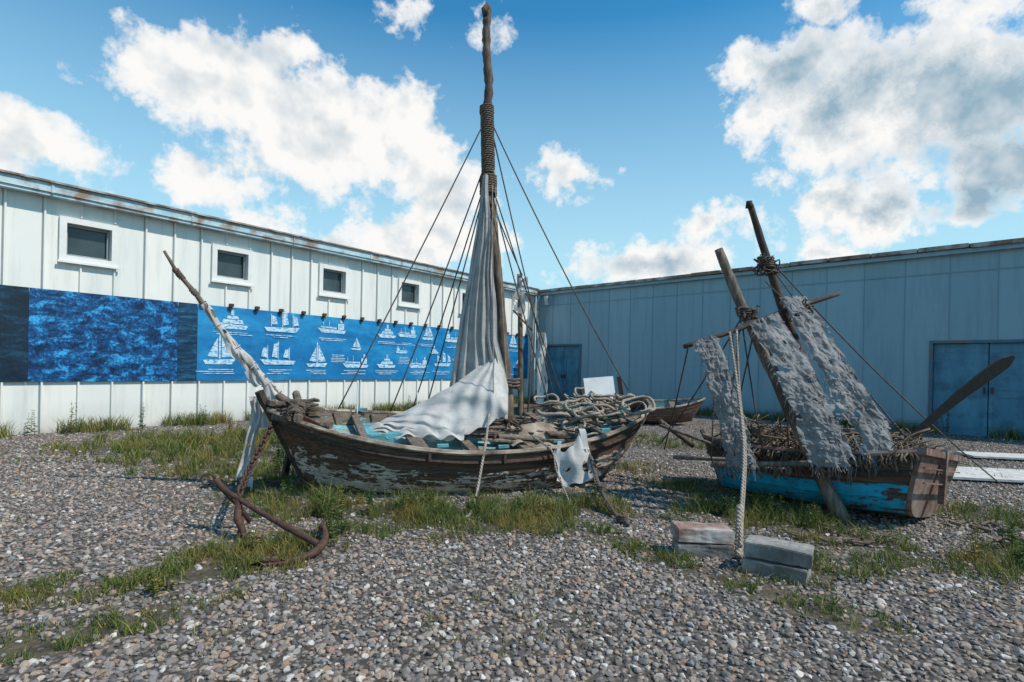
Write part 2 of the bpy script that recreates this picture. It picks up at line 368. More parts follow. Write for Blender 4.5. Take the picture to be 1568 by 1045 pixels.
for px,py,rx,ry,ro,de,h in patches:
    a=math.radians(ro); area=rx*ry*3.14
    cnt=int(area*de*(760 if py<7 else 280))
    for _ in range(cnt):
        r=math.sqrt(R())*1.35; t=U(0,6.28); X=r*math.cos(t)*rx; Y=r*math.sin(t)*ry
        x=px+X*math.cos(a)-Y*math.sin(a); y=py+X*math.sin(a)+Y*math.cos(a)
        q=noise.noise(Vector((x*3.3,y*3.3,3)))+.30*(1.15-r)
        if q<.0: continue
        if not inyard(x,y): continue
        k2=U(.4,1.2)*(1+1.1*max(0,q-.1))
        for _k in range(random.randint(4,9)):
            blade(V,F,x+U(-.022,.022),y+U(-.022,.022),.012+h*k2*U(.5,1.2),U(.0016,.0034)*(1 if py<7 else 1.8),0,1.2)
for i in range(1500):
    s=U(-2,16); off=abs(random.gauss(0,.25))+.05
    if noise.noise(Vector((s*1.1,0,9)))<-.15: continue
    x=-8.97+.6008*s+.7994*off; y=9.8+.7994*s-.6008*off
    for _k in range(7): blade(V,F,x+U(-.05,.05),y+U(-.05,.05),U(.08,.34),.006,0,.8)
for i in range(900):
    s=U(0,18); off=abs(random.gauss(0,.2))+.05
    if noise.noise(Vector((s*.9,4,9)))<-.1: continue
    x=.95+.7155*s-.6986*off; y=23-.6986*s-.7155*off
    for _k in range(7): blade(V,F,x+U(-.05,.05),y+U(-.05,.05),U(.08,.36),.007,0,.8)
for i in range(2400):
    y=U(2.6,12); x=U(-1,1)*y
    if not inyard(x,y) or noise.noise(Vector((x*.8,y*.8,1)))<.15: continue
    for _k in range(4): blade(V,F,x+U(-.02,.02),y+U(-.02,.02),U(.03,.07),.0028,0,1.4)
mk('grass',V,F,grass_m)
def weed(x,y,h,n=1,z=0):
    V=[];F=[]
    for _ in range(n):
        x0=x+U(-.06,.06)*(n>1); y0=y+U(-.06,.06)*(n>1); hh=h*U(.7,1.05); ax=U(-.12,.12)*hh; ay=U(-.12,.12)*hh
        mb=MB(); mb.tube([(x0,y0,0),(x0+ax*.4,y0+ay*.4,hh*.5),(x0+ax,y0+ay,hh)],[.004,.003,.0015],4)
        k=len(V); V+=mb.v; F+=[tuple(i+k for i in f) for f in mb.f]
        for j in range(int(16*hh/.3)+8):
            t=U(.08,1); a=U(0,6.28); l=U(.03,.07)*(1.25-t*.7); cx=x0+ax*t; cy=y0+ay*t; cz=hh*t
            dx=math.cos(a);dy=math.sin(a); w=l*.22; k=len(V)
            V+=[(cx,cy,cz),(cx+dx*l*.5-dy*w,cy+dy*l*.5+dx*w,cz+l*.35),(cx+dx*l,cy+dy*l,cz+l*.25),(cx+dx*l*.5+dy*w,cy+dy*l*.5-dx*w,cz+l*.3)]
            F.append((k,k+1,k+2,k+3))
    return mk('weed_plant',V,F,weed_m)
for a in [(-1.40,4.45,.50,5),(-1.36,4.3,.3,4),(-.75,5.2,.33,4),(-.95,5.25,.25,3),(-.35,5.3,.25,4),(.35,5.2,.22,3),(-1.7,5.1,.25,5),(-2.2,5.5,.25,4),(-1.3,5.2,.28,4),(-1.9,4.1,.18,5),(-2.1,3.3,.14,4),(3.55,4.25,.28,4),(4.05,4.5,.3,4),(3.8,4.1,.22,4),
          (-8.0,10.2,.7,3),(-7.3,11.0,.6,3),(-5.9,12.8,.5,3),(-8.5,9.9,.5,3),(-6.6,12.0,.45,4),(-3.0,16.5,.5,4),(-4.4,14.5,.5,4),(-5.2,10.4,.35,5),(-4.6,9.6,.3,5),(-3.8,9.2,.3,5),(-3.2,7.8,.3,5),(-2.9,7.0,.28,5),(7.6,15.6,.6,4),(8.9,14.7,.8,4),(10.3,13.2,.8,4),(5.2,18.3,.5,4),(2.3,5.7,.24,6),(2.1,5.4,.2,6),(2.75,5.05,.22,6),(2.5,5.3,.25,6),(.9,5.8,.3,3),(.1,5.25,.2,4)]:
    weed(*a)

# ---------------------------------------------------------------- warehouses
def wallmat(name,base,alt,stain,pitch,var,gl=.55):
    m=M(name); s=m.sep('Object')
    idx=m.math('FLOOR',m.math('DIVIDE',s[0],pitch))
    wn=m.n('ShaderNodeTexWhiteNoise',noise_dimensions='1D'); m.l(idx,wn.inputs['W'])
    c=m.mix(m.math('MULTIPLY',wn.outputs['Value'],var),base,alt)
    st=m.noise(m.coord((5,5,.45)),1,8,.7); c=m.mix(m.ramp(st,[(.48,0.),(.76,.6)]),c,stain)
    lo=m.ramp(s[2],[(0.,.9),(.12,.35),(.6,0.)]); n=m.noise(m.coord((3,3,3)),1,5)
    c=m.mix(m.math('MULTIPLY',lo,n),c,(.10,.085,.06))
    rn=m.noise(m.coord((9,9,2.5)),1,6,.75); c=m.mix(m.ramp(rn,[(.68,0.),(.74,.5)]),c,(.20,.11,.06))
    m.col(c); m.bump(m.noise(m.coord((1.3,1.3,.7)),1,2),.25,.05); m.b.inputs['Roughness'].default_value=gl; return m.m
wl=wallmat('cream_metal_cladding',(.78,.755,.69),(.68,.69,.65),(.46,.49,.46),.55,.8)
wr=wallmat('blue_grey_metal_cladding',(.245,.375,.43),(.19,.315,.37),(.145,.225,.265),.9,.7,.5)
fascia=simple('pale_blue_fascia',(.28,.45,.51),(.54,.64,.66),(3,3,9),.6,.3,dark=(.26,.17,.12))
rustm=simple('rusty_roof_edge',(.09,.05,.035),(.33,.22,.16),(5,5,5),.8,.4,dark=(.42,.42,.40))
roofm=simple('metal_roof',(.28,.30,.30),(.38,.38,.37),(2,2,2),.5,.2)
glassm=M('window_glass'); glassm.col(glassm.ramp(glassm.noise(glassm.coord((2,2,2)),1,3),[(.3,(.03,.045,.05)),(.7,(.06,.08,.085))])); glassm.b.inputs['Roughness'].default_value=.08; glassm=glassm.m
framem=simple('window_frame_paint',(.66,.65,.61),(.76,.75,.71),(6,6,6),.5,.15)
greyframe=simple('grey_sash',(.22,.24,.24),(.32,.34,.34),(6,6,6),.5,.15)
doorm=simple('blue_door_paint',(.045,.17,.26),(.085,.26,.36),(4,4,1),.5,.25,dark=(.035,.13,.20))
doorf=simple('blue_door_frame',(.02,.10,.16),(.05,.17,.24),(4,4,4),.6,.25,dark=(.18,.12,.09))

def wall_front(par,s0,s1,z1,opens,mat,nm='wall_front'):
    xs=sorted(set([s0,s1]+[o[0] for o in opens]+[o[1] for o in opens])); zs=sorted(set([0,z1]+[o[2] for o in opens]+[o[3] for o in opens]))
    mb=MB()
    for a,b in zip(xs,xs[1:]):
        for c,d in zip(zs,zs[1:]):
            mx=(a+b)/2;mz=(c+d)/2
            if any(o[0]<mx<o[1] and o[2]<mz<o[3] for o in opens): continue
            mb.add([(a,0,c),(b,0,c),(b,0,d),(a,0,d)],[(0,1,2,3)])
    for o in opens:
        a,b,c,d=o[:4]; t=.14
        mb.add([(a,0,c),(a,t,c),(a,t,d),(a,0,d)],[(0,1,2,3)]); mb.add([(b,0,c),(b,t,c),(b,t,d),(b,0,d)],[(3,2,1,0)])
        mb.add([(a,0,d),(b,0,d),(b,t,d),(a,t,d)],[(0,1,2,3)]); mb.add([(a,0,c),(b,0,c),(b,t,c),(a,t,c)],[(3,2,1,0)])
    mb.out(nm,mat,par,local=True)

thL=math.atan2(.7994,.6008)
LB=empty('warehouse_building',(-8.97,9.8,0),thL)
H=4.34
wins=[1.23+2.76*k for k in range(-2,6) if k!=5]
wins=[w_ for w_ in wins if w_<15.8]
ops=[(w_-.36,w_+.36,3.33,3.94) for w_ in wins]
wall_front(LB,-9,16.47,H,ops,wl)
mb=MB()
s=-8.8
while s<16.3:
    cuts=[o for o in ops if o[0]-.14<s<o[1]+.14]
    segs=[(0,H)] if not cuts else [(0,3.19),(4.08,H)]
    for a,b in segs:
        mb.add([(s-.024,-.001,a),(s-.014,-.045,a),(s+.014,-.045,a),(s+.024,-.001,a),(s-.024,-.001,b),(s-.014,-.045,b),(s+.014,-.045,b),(s+.024,-.001,b)],
            [(0,1,5,4),(1,2,6,5),(2,3,7,6)])
    s+=.55
mb.out('wall_seams',wl,LB,local=True)
mb=MB(); s=-8.8  # grey strips along one side of each rib, painting in its shadow line
while s<16.3:
    if not any(o[0]-.14<s+.04<o[1]+.14 for o in ops): mb.box(s-.038,s-.0245,-.004,-.0005,.0,H)
    s+=.55
mb.out('seam_shade_lines',greyframe,LB,local=True)
mf=MB();mg=MB();ms2=MB()
for w_ in wins:
    a,b,c,d=w_-.36,w_+.36,3.33,3.94; f=.11
    mf.box(a-f,a,-.06,.02,c-f,d+f); mf.box(b,b+f,-.06,.02,c-f,d+f); mf.box(a,b,-.058,.02,d,d+f); mf.box(a,b,-.058,.02,c-f,c)
    mf.box(a-f-.03,b+f+.03,-.10,-.062,c-f-.035,c-f+.005)
    mg.add([(a,.13,c),(b,.13,c),(b,.13,d),(a,.13,d)],[(0,1,2,3)])
    ms2.box(a+.005,a+.045,.07,.11,c+.005,d-.005); ms2.box(b-.045,b-.005,.07,.11,c+.005,d-.005); ms2.box(a+.045,b-.045,.07,.11,d-.045,d-.005); ms2.box(a+.045,b-.045,.07,.11,c+.005,c+.045)
mf.out('window_frames',framem,LB,local=True); mg.out('window_glass',glassm,LB,local=True); ms2.out('window_sashes',greyframe,LB,local=True)
mb=MB(); mb.box(-9,16.3,-.26,.0,4.40,4.56); mb.box(-9,16.3,-.23,-.002,4.34,4.398)
s=-9
while s<16: mb.box(s-.02,s+.02,-.275,-.261,4.39,4.57); s+=2.4
mb.out('roof_fascia',fascia,LB,local=True)
mb=MB(); mb.box(-9,16.3,-.31,0.2,4.565,4.60); mb.out('roof_edge',rustm,LB,local=True)
mb=MB(); mb.add([(-9,-.30,4.603),(16.3,-.30,4.603),(16.3,6,4.9),(-9,6,4.9),(-9,12,4.6),(16.3,12,4.6)],[(0,1,2,3),(3,2,5,4)]); mb.out('roof',roofm,LB,local=True)
mb=MB(); mb.add([(-9,0,0),(-9,12,0),(-9,12,4.6),(-9,6,4.9),(-9,0,4.6)],[(0,1,2,3,4)]); mb.add([(-9,12,0),(16.4,12,0),(16.4,12,4.6),(-9,12,4.6)],[(0,1,2,3)]); mb.out('wall_sides',wl,LB,local=True)

thR=math.atan2(-.6986,.7155)
RB=empty('warehouse_building',(.95,23,0),thR)
ops=[(.6,2.3,0.02,2.28),(13.2,15.3,.02,2.2)]
wall_front(RB,0,30,4.34,ops,wr)
mb=MB(); s=.9*1
while s<30:
    segs=[(0.0,4.34)]
    for o in ops:
        if o[0]-.1<s<o[1]+.1: segs=[(o[3]+.1,4.34)]
    for a,b in segs: mb.box(s-.008,s+.008,-.010,.0,a,b)
    s+=.9
mb.box(0.0,30,-.015,-.001,3.9,3.93)
mb.out('panel_joints',wallmat('joint_strip',(.18,.285,.33),(.15,.245,.29),(.11,.18,.20),.9,.5),RB,local=True)
md_=MB();mfr=MB();mh=MB()
for a,b,c,d in ops:
    mfr.box(a-.07,a,-.03,.05,0,d+.07); mfr.box(b,b+.07,-.03,.05,0,d+.07); mfr.box(a,b,-.028,.05,d,d+.07)
    n=2; wd=(b-a)/n
    for k in range(n):
        x0=a+k*wd+.01; x1=a+(k+1)*wd-.01
        md_.box(x0,x1,.09,.13,.02,d-.01)
        for (za,zb) in ((.15,.95),(1.1,2.0)):
            md_.box(x0+.1,x0+.13,.075,.0895,za,zb); md_.box(x1-.13,x1-.1,.075,.0895,za,zb); md_.box(x0+.13,x1-.13,.075,.0895,zb-.03,zb); md_.box(x0+.13,x1-.13,.075,.0895,za,za+.03)
        hx=x1-.06 if k==0 else x0+.06
        mh.box(hx-.015,hx+.015,.03,.0895,1.0,1.16)
mfr.out('door_frames',doorf,RB,local=True); md_.out('doors',doorm,RB,local=True); mh.out('door_handles',iron,RB,local=True)
mb=MB()
for a,b,c,d in ops: mb.add([(a,.135,c),(b,.135,c),(b,.135,d),(a,.135,d)],[(0,1,2,3)])
mb.out('door_backing',wood_black,RB,local=True)
mb=MB(); mb.box(-.1,30,-.16,-.001,4.34,4.44); mb.out('gutter',wr,RB,local=True)
mb=MB(); s=-.1
while s<30:
    z=U(-.012,.012); mb.box(s,s+.97,-.26+U(-.01,.01),.1,4.445+z,4.54+z); s+=1.0
mb.out('roof_edge',rustm,RB,local=True)
mb=MB(); mb.add([(-.1,-.2,4.54),(30,-.2,4.54),(30,6,4.8),(-.1,6,4.8),(-.1,12,4.54),(30,12,4.54)],[(0,1,2,3),(3,2,5,4)]); mb.out('roof',roofm,RB,local=True)
mb=MB(); mb.add([(30,0,0),(30,12,0),(30,12,4.5),(30,6,4.8),(30,0,4.5)],[(4,3,2,1,0)]); mb.out('wall_side',wr,RB,local=True)
DP=empty('downpipe',(1.0,22.6,0))
mb=MB(); mb.tube([(1.0,22.55,0.02),(1.0,22.55,4.1),(1.05,22.7,4.3)],.06,10); mb.tube([(1.35,22.2,3.9),(1.30,22.2,4.25)],.1,10)
for z in (1,2.3,3.5): mb.tube([(1.0,22.55,z),(1.0,22.55,z+.06)],.075,10)
mb.out('pipe',fascia,DP,smooth=False)
PP=empty('white_pipe',(1.12,21.4,0)); mb=MB(); mb.tube(lin((1.12,21.4,0),(1.12,21.4,2.65),4),.14,12); mb.tube([(1.12,21.4,2.62),(1.12,21.4,2.68)],.16,12); mb.out('pipe',white_board,PP)

# ---------------------------------------------------------------- banner on left wall
BN=empty('ship_banner',(-8.97,9.8,0),thL)
def streak(name,c1,c2,c3,a,b,sc=(1.2,1,7)):
    m=M(name); n=m.noise(m.coord(sc),1,9,.7,.5); n2=m.noise(m.coord((sc[0]*7,1,sc[2]*3)),1,5,.7)
    c=m.ramp(m.math('ADD',m.math('MULTIPLY',n,.65),m.math('MULTIPLY',n2,.35)),[(a,c1),((a+b)/2,c2),(b,c3)]); m.col(c); m.b.inputs['Roughness'].default_value=.4
    m.bump(m.noise(m.coord((.8,1,2)),1,2),.3,.04); return m.m
def bpanel(nm,a,b,mat,o=-.05):
    mb=MB(); n=max(2,int((b-a)*3))
    mb.grid(lambda u,v:(a+(b-a)*u,o-.006*math.sin((a+(b-a)*u)*2.1)*math.sin(v*3.1)-.004*(1-v),.955+1.7*v),n,6); mb.out(nm,mat,BN,True,True)
bpanel('banner_dark_panel',-7,.34,streak('banner_navy',(.002,.008,.018),(.004,.020,.042),(.012,.07,.13),.4,.64,(2,1,6)))
bpanel('banner_photo_panel',.344,2.83,streak('banner_blue_water',(.002,.014,.045),(.005,.075,.23),(.04,.38,.72),.43,.61,(3.2,1,6)))
bpanel('banner_dark_strip',2.834,3.23,streak('banner_navy_strip',(.002,.012,.035),(.005,.04,.09),(.02,.14,.25),.4,.62))
bpanel('banner_ship_panel',3.234,15.9,streak('banner_ship_blue',(.006,.11,.28),(.010,.185,.42),(.03,.30,.55),.35,.65,(.35,1,1.1)))
mship=M('faded_white_print'); n_=mship.noise(mship.coord((9,1,22)),1,6,.75)
mship.col(mship.ramp(n_,[(.40,(.05,.29,.50)),(.52,(.46,.63,.74)),(.70,(.80,.84,.85))])); mship=mship.m
sh=MB()
def poly(pts,s,z,k,fl=1):
    q=[(s+fl*x*k,-.068,z+y*k) for x,y in pts]
    if fl<0: q=q[::-1]
    sh.add(q,[tuple(range(len(q)))])
def hullp(w,h=.09): return [(-w,.0),(-w*.85,-h),(w*.75,-h),(w,.03)]
def ship(kind,s,z,k,fl=1):
    if kind==0:
        poly(hullp(.35),s,z,k,fl); poly([(-.02,.03),(.02,.03),(.02,.62),(-.02,.62)],s,z,k,fl); poly([(.04,.06),(.30,.08),(.04,.58)],s,z,k,fl); poly([(-.04,.06),(-.04,.5),(-.26,.08)],s,z,k,fl)
    if kind==1:
        poly(hullp(.5,.1),s,z,k,fl); poly([(-.42,.02),(-.2,.02),(-.2,.2),(-.42,.2)],s,z,k,fl); poly([(-.36,.22),(-.28,.22),(-.28,.32),(-.36,.32)],s,z,k,fl)
        poly([(.1,.03),(.12,.03),(.12,.28),(.1,.28)],s,z,k,fl); poly([(.3,.05),(.32,.05),(.32,.22),(.3,.22)],s,z,k,fl); poly([(-.15,.03),(.4,.05),(.4,.09),(-.15,.08)],s,z,k,fl)
    if kind==2:
        poly(hullp(.48,.1),s,z,k,fl)
        for x,h in ((-.3,.3),(0,.45),(.28,.33)):
            poly([(x-.01,.03),(x+.012,.03),(x+.012,h+.04),(x-.01,h+.04)],s,z,k,fl); poly([(x+.02,.07),(x+.17,.09),(x+.12,h*.9),(x+.02,h)],s,z,k,fl)
    if kind==3:
        poly(hullp(.42,.1),s,z,k,fl); poly([(-.3,.03),(.25,.03),(.2,.13),(-.26,.13)],s,z,k,fl); poly([(-.18,.145),(.12,.145),(.1,.22),(-.15,.22)],s,z,k,fl)
        poly([(-.06,.235),(.02,.235),(.02,.36),(-.06,.36)],s,z,k,fl)
def tline(s,z,w): sh.add([(s-w/2,-.067,z),(s+w/2,-.067,z),(s+w/2,-.067,z+.018),(s-w/2,-.067,z+.018)],[(0,1,2,3)])
top=[(3.98,3,.95),(5.25,2,1.0),(6.7,1,.9),(8.6,3,.85),(9.4,1,.8),(10.3,0,.75),(11.5,1,.9),(12.6,2,.8),(13.7,3,.8),(14.9,0,.8)]
for s_,k_,sz in top:
    ship(k_,s_,2.28+U(-.04,.06),sz,random.choice((1,-1)))
    for j in range(2): tline(s_+U(-.1,.1),2.06-.045*j,U(.3,.9))
bot=[(3.72,0,1.05),(5.15,2,1.0),(6.25,0,.9),(7.5,1,.9),(8.6,3,.85),(9.9,1,.85),(11,2,.85),(12.1,0,.8),(13.2,1,.8),(14.3,2,.8),(15.2,3,.7)]
for s_,k_,sz in bot:
    ship(k_,s_,1.42+U(-.04,.06),sz,random.choice((1,-1)))
    for j in range(3): tline(s_+U(-.1,.1),1.20-.045*j,U(.3,.9))
for s_ in (7.5,9.2,10.6,12.2,13.4):
    ship(random.choice((0,1,3)),s_,1.84+U(-.05,.05),.5)
for s_ in (6.9,9.3,11.7,14):
    for j in range(5): tline(s_,1.62-.045*j,U(.35,.5))
sh.out('ship_pictures',mship,BN,local=True)
mb=MB(); s=-6.6
while s<15.9:
    if s>3.1: mb.box(s-.035,s+.035,-.11,-.051,2.60,2.72); mb.box(s-.05,s+.05,-.14,-.111,2.66,2.73)
    s+=.62
mb.out('banner_clips',wood_dark,BN,local=True)

# ---------------------------------------------------------------- hull builder
class Hull:
    def __init__(s,L,bf,sf,kf,rake,srake,mat4,pw=.7,hp=.85): s.L=L;s.b=bf;s.s=sf;s.k=kf;s.rk=rake;s.sr=srake;s.M=mat4;s.pw=pw;s.hp=hp
    def p(s,t,g,side,off=0,dz=0):
        b=s.b(t);S=s.s(t);K=s.k(t); a=g*math.pi/2
        y=side*max(0,b*math.sin(a)**s.pw+off); h=(1-math.cos(a))**s.hp; z=K+(S-K)*h+dz
        x=t*s.L+(1-h)*(s.rk*(1-t)**4)-(1-h)*(s.sr*t**5)
        return Vector((x,y,z))
    def strakes(s,parent,name,mat,n=8,nt=40,thick=.012):
        mb=MB()
        for side in (1,-1):
            for k in range(n):
                g0=k/n; g1=(k+1)/n
                rows=[(g0,thick*.9),(g0+.015,thick),((g0+g1)/2,thick*.55),(g1-.002,0.0)]
                V=[];F=[];UV=[]
                wob=[.004*noise.noise(Vector((i*.5,k*3.1,side*7))) for i in range(nt+1)]
                for i in range(nt+1):
                    for g,o in rows: V.append(s.p(i/nt,min(1,g),side,o+wob[i]))
                m_=len(rows)
                for i in range(nt):
                    for j in range(m_-1):
                        q=[i*m_+j,(i+1)*m_+j,(i+1)*m_+j+1,i*m_+j+1]; uv=[(i/nt,rows[j][0]),((i+1)/nt,rows[j][0]),((i+1)/nt,rows[j+1][0]),(i/nt,rows[j+1][0])]
                        if side>0: q=q[::-1];uv=uv[::-1]
                        F.append(tuple(q));UV.append(uv)
                mb.add(V,F,UV)
        return s.fin(mb,name,mat,parent)
    def inner(s,parent,name,mat,nt=36,th=.035):
        mb=MB()
        for side in (1,-1): mb.grid(lambda u,v:s.p(.01+.98*u,v,side,-th,.01),nt,10)
        return s.fin(mb,name,mat,parent,True)
    def deck(s,parent,name,mat,drop,t0,t1,nt=30):
        mb=MB()
        def fn(u,v):
            t=t0+(t1-t0)*u; z=s.s(t)-drop; S=s.s(t);K=s.k(t); h=min(1,max(.01,(z-K)/(S-K)))
            a=math.acos(max(-1,1-h**(1/s.hp))); hb=max(.005,s.b(t)*math.sin(a)**s.pw-.036)
            x=s.p(t,a*2/math.pi,1).x
            return Vector((x,hb*(2*v-1),z+.015*(1-(2*v-1)**2)))
        mb.grid(fn,nt,10); return s.fin(mb,name,mat,parent,False)
    def rim(s,parent,name,mat,w=.05,g=1,nt=50,off=0,dz=0,side=None):
        mb=MB()
        for sd_ in ((1,-1) if side is None else (side,)):
            pts=[s.p(i/nt,g,sd_,off,dz) for i in range(nt+1)]
            mb.tube(pts,[w*(1+.12*noise.noise(Vector((i*.6,sd_,0)))) for i in range(nt+1)],6)
        return s.fin(mb,name,mat,parent)
    def fin(s,mb,name,mat,parent,smooth=False):
        o=mk(name,mb.v,mb.f,mat,parent,smooth,mb.u); o.matrix_basis=s.M; return o
    def w(s,t,g,side,off=0,dz=0): return s.M@s.p(t,g,side,off,dz)
    def wl(s,x,y,z): return s.M@Vector((x,y,z))

# ---------------------------------------------------------------- main sailboat
SB=empty('wooden_sailboat',(-.4,7.1,0))
Bw=Vector((-2.60,5.98,-.05)); ang=math.atan2(1.8,4.42)
M1=Matrix.Translation(Bw)@Matrix.Rotation(ang,4,'Z')@Matrix.Rotation(math.radians(9),4,'X')
def b1(t):
    if t<.52: return .035+.84*(1-((.52-t)/.52)**2.1)**.85
    return .035+.84*(1-((t-.52)/.48)**2.8)**.62
H1=Hull(4.70,b1,lambda t:.67+.34*abs((t-.47)/.5)**2.0,lambda t:.02+.20*max(0,(t-.76)/.24)**2+.03*(1-t)**4,.44,.48,M1,.66,1.18)
H1.strakes(SB,'hull_planking',hullA,9,40,.018)
H1.inner(SB,'inner_hull',inner)
H1.deck(SB,'deck',deckm,.15,.04,.97)
H1.rim(SB,'gunwale_rail',railm,.028,1,off=.012,dz=.012)
H1.rim(SB,'rubbing_strake',wood_dark,.020,.92,off=.018)
mb=MB()
mb.tube([H1.p(0,g/8,1,-.03) for g in range(0,9)]+[Vector((-.05,0,1.06)),Vector((-.09,0,1.16))],.05,6)
mb.tube([H1.p(i/20,0,1) for i in range(21)],.035,6)
mb.tube([H1.p(1,g/8,1,-.03) for g in range(0,9)]+[Vector((4.75,0,1.1))],.045,6)
H1.fin(mb,'stem_and_keel',wood_dark,SB)
mb=MB()
for i in range(2,20):
    t=i/20.5
    for side in (1,-1): mb.tube([H1.p(t,g,side,-.045) for g in (.80,.86,.93,1.0)],.016,4)
H1.fin(mb,'ribs',wood_grey,SB)
mb=MB()
for t,w_,h_ in ((.10,.12,.05),(.20,.07,.05),(.32,.16,.035),(.44,.10,.05),(.58,.20,.035),(.70,.12,.04),(.80,.2,.035),(.90,.16,.04)):
    a=H1.p(t,1,1,-.02,-.03); b=H1.p(t,1,-1,-.02,-.03); mb.beam(a,b,w_,h_)
for k in range(20):
    t=U(.48,.92); y0=U(-.55,.5); L_=U(.3,.8); a=U(-.5,.5); z=.70+.33*abs((t-.47)/.5)**2+U(-.08,.04)
    c=Vector((t*4.70,y0,z)); d=Vector((math.cos(a),math.sin(a),U(-.08,.08)))*L_/2; mb.beam(c-d,c+d,U(.05,.13),.02)
H1.fin(mb,'thwarts_and_boards',wood_grey,SB)
mb=MB(); mb.beam(H1.p(.06,1,1,-.02,.05),H1.p(.06,1,-1,-.02,.05),.1,.09); mb.tube([Vector((.28,-.55,1.0)),Vector((.30,.0,1.02)),Vector((.28,.62,1.0))],.045,8); mb.tube([Vector((.05,-.06,.9)),Vector((.6,-.45,.9))],.04,8)
mb.beam((.0,-.08,1.06),(.55,.1,.93),.09,.05)
H1.fin(mb,'windlass_beams',wood_grey,SB)
mb=MB()
for side in(1,-1):
  for t in (.22,.36,.5,.64,.78):
    p=H1.p(t,1,side,-.05,.01); mb.beam(p-Vector((.06,0,-.05)),p+Vector((.06,0,.05)),.03,.03)
mb.box(1.0,1.5,-.18,.32,.60,.72)
H1.fin(mb,'teal_hatch_and_cleats',tealp,SB)
# bowsprit
bs=cr([(-2.15,6.28,.80),(-2.52,6.14,1.0),(-2.80,6.10,1.30),(-3.08,6.02,1.66),(-3.36,5.90,2.10),(-3.52,5.83,2.32),(-3.63,5.78,2.53)],6)
mb=MB(); nb=len(bs); mb.tube(bs,[.05*(1-.74*i/nb) for i in range(nb)],9,.10); mb.out('bowsprit',wood_grey,SB,True)
mb=MB()
for (i0,i1) in ((28,31),(24,25)):
    q=[]
    for k in range(40):
        s_=i0+(i1-i0)*k/40; a=bs[int(s_)]; b=bs[min(nb-1,int(s_)+1)]; c=a.lerp(b,s_-int(s_)); an=k*1.1
        q.append(c+Vector((math.cos(an)*.028,math.sin(an)*.028,math.sin(an)*.018)))
    mb.tube(q,.007,5)
mb.out('bowsprit_lashing',rope_d,SB,True)
def bsp(k):
    i=min(nb-2,int(k)); return bs[i].lerp(bs[i+1],k-i),(bs[i+1]-bs[i]).normalized()
mb=MB()
def wrap(u,v):
    c,t=bsp(7+u*15.5); nx=t.cross(Vector((0,1,0))).normalized(); ny=t.cross(nx)
    th=v*math.pi*2+u*7; base=.058-.026*u
    r=base*(1+.18*math.sin(v*math.pi*4+u*3)+.14*math.sin(v*math.pi*10+u*5)+.12*math.sin(u*31+v*6.283))+.020*noise.noise(Vector((u*9,math.cos(v*6.28)*1.2,math.sin(v*6.28)*1.2)))
    return c+nx*math.cos(th)*r+ny*math.sin(th)*r
mb.grid(wrap,110,28,lambda u,v:noise.noise(Vector((u*14,math.cos(v*6.28),math.sin(v*6.28)+4)))>.38)
def flap(u,v):
    c,t=bsp(7+u*11); e=(1-u)**.6
    return c+Vector((-.02*v+.015*math.sin(v*5+u*9),-.05+.016*math.sin(u*24+v*3),-.02-(.02+.17*e*(.5+.5*math.sin(u*15+1)))*v))
mb.grid(flap,70,10,lambda u,v:noise.noise(Vector((u*12,v*3,9)))>.42)
for kk in (9,12.5,16,19.5):
    c,t=bsp(kk); nx=t.cross(Vector((0,1,0))).normalized(); ny=t.cross(nx); mb.tube([c+(nx*math.cos(a)+ny*math.sin(a))*(.072-.0014*kk)+t*a*.006 for a in [j*.6 for j in range(12)]],.006,5)
mb.out('cloth_wrap',sail_w,SB,True)
mb=MB()
def hang(u,v):
    z=1.02-.98*u; w_=.05+.03*u+.012*math.sin(u*9)
    x=-2.70-.10*u+(v-.5)*2*w_+.02*math.sin(u*7); y=5.90-.05*u+.035*math.sin(v*12+u*3)+.02*math.sin(u*12)
    return (x,y,z)
mb.grid(hang,40,14,lambda u,v: (u>.8 and noise.noise(Vector((u*9,v*7,2)))>.12) or noise.noise(Vector((u*11,v*4,7)))>.42)
mb.grid(lambda u,v:(-2.68+.05*u+(v-.5)*.22*(1-.3*u),5.92+.03*math.sin(v*9),1.03-.33*u),14,10); mb.out('hanging_rag',sail_w,SB,True)
mb=MB(); mb.beam((-1.95,5.7,.05),(-1.9,7.0,.05),.18,.10); mb.beam((.8,6.6,.07),(.6,7.9,.07),.2,.15)
mb.beam((-2.75,6.35,.03),(-1.9,6.1,.05),.10,.05); mb.beam((-2.62,6.45,0),(-2.45,6.3,.62),.06,.06); mb.beam((-2.9,6.0,.02),(-2.35,5.75,.035),.08,.03); mb.out('hull_supports',wood_dark,SB)
# mast
mp_=[(.02,7.24,.32),(-.05,7.24,1.0),(-.13,7.23,1.8),(-.21,7.21,2.6),(-.30,7.2,3.3),(-.345,7.19,3.76)]
mb=MB(); q=[p+Vector((.016*noise.noise(Vector((i*.5,0,0))),.0,0)) for i,p in enumerate(cr(mp_,7))]; mb.tube(q,[.072-.018*i/len(q)+.012*noise.noise(Vector((0,i*.5,0))) for i in range(len(q))],12,.09)
mb.out('mast_lower',wood_grey,SB,True)
mb=MB(); q=cr([(-.36,7.12,3.45),(-.375,7.12,3.9),(-.385,7.12,4.6),(-.37,7.12,5.0),(-.405,7.12,5.35),(-.415,7.11,5.7),(-.405,7.11,5.92),(-.42,7.11,5.98)],7)
mb.tube(q,[(.062-.016*i/len(q))*(1+.30*noise.noise(Vector((3,i*.6,0)))) for i in range(len(q))],12,.11)
mb.tube([(-.42,7.11,5.86),(-.445,7.08,5.94),(-.40,7.1,6.01)],[.05,.045,.03],8,.15)
mb.out('mast_upper',wood_top,SB,True)
mb=MB()
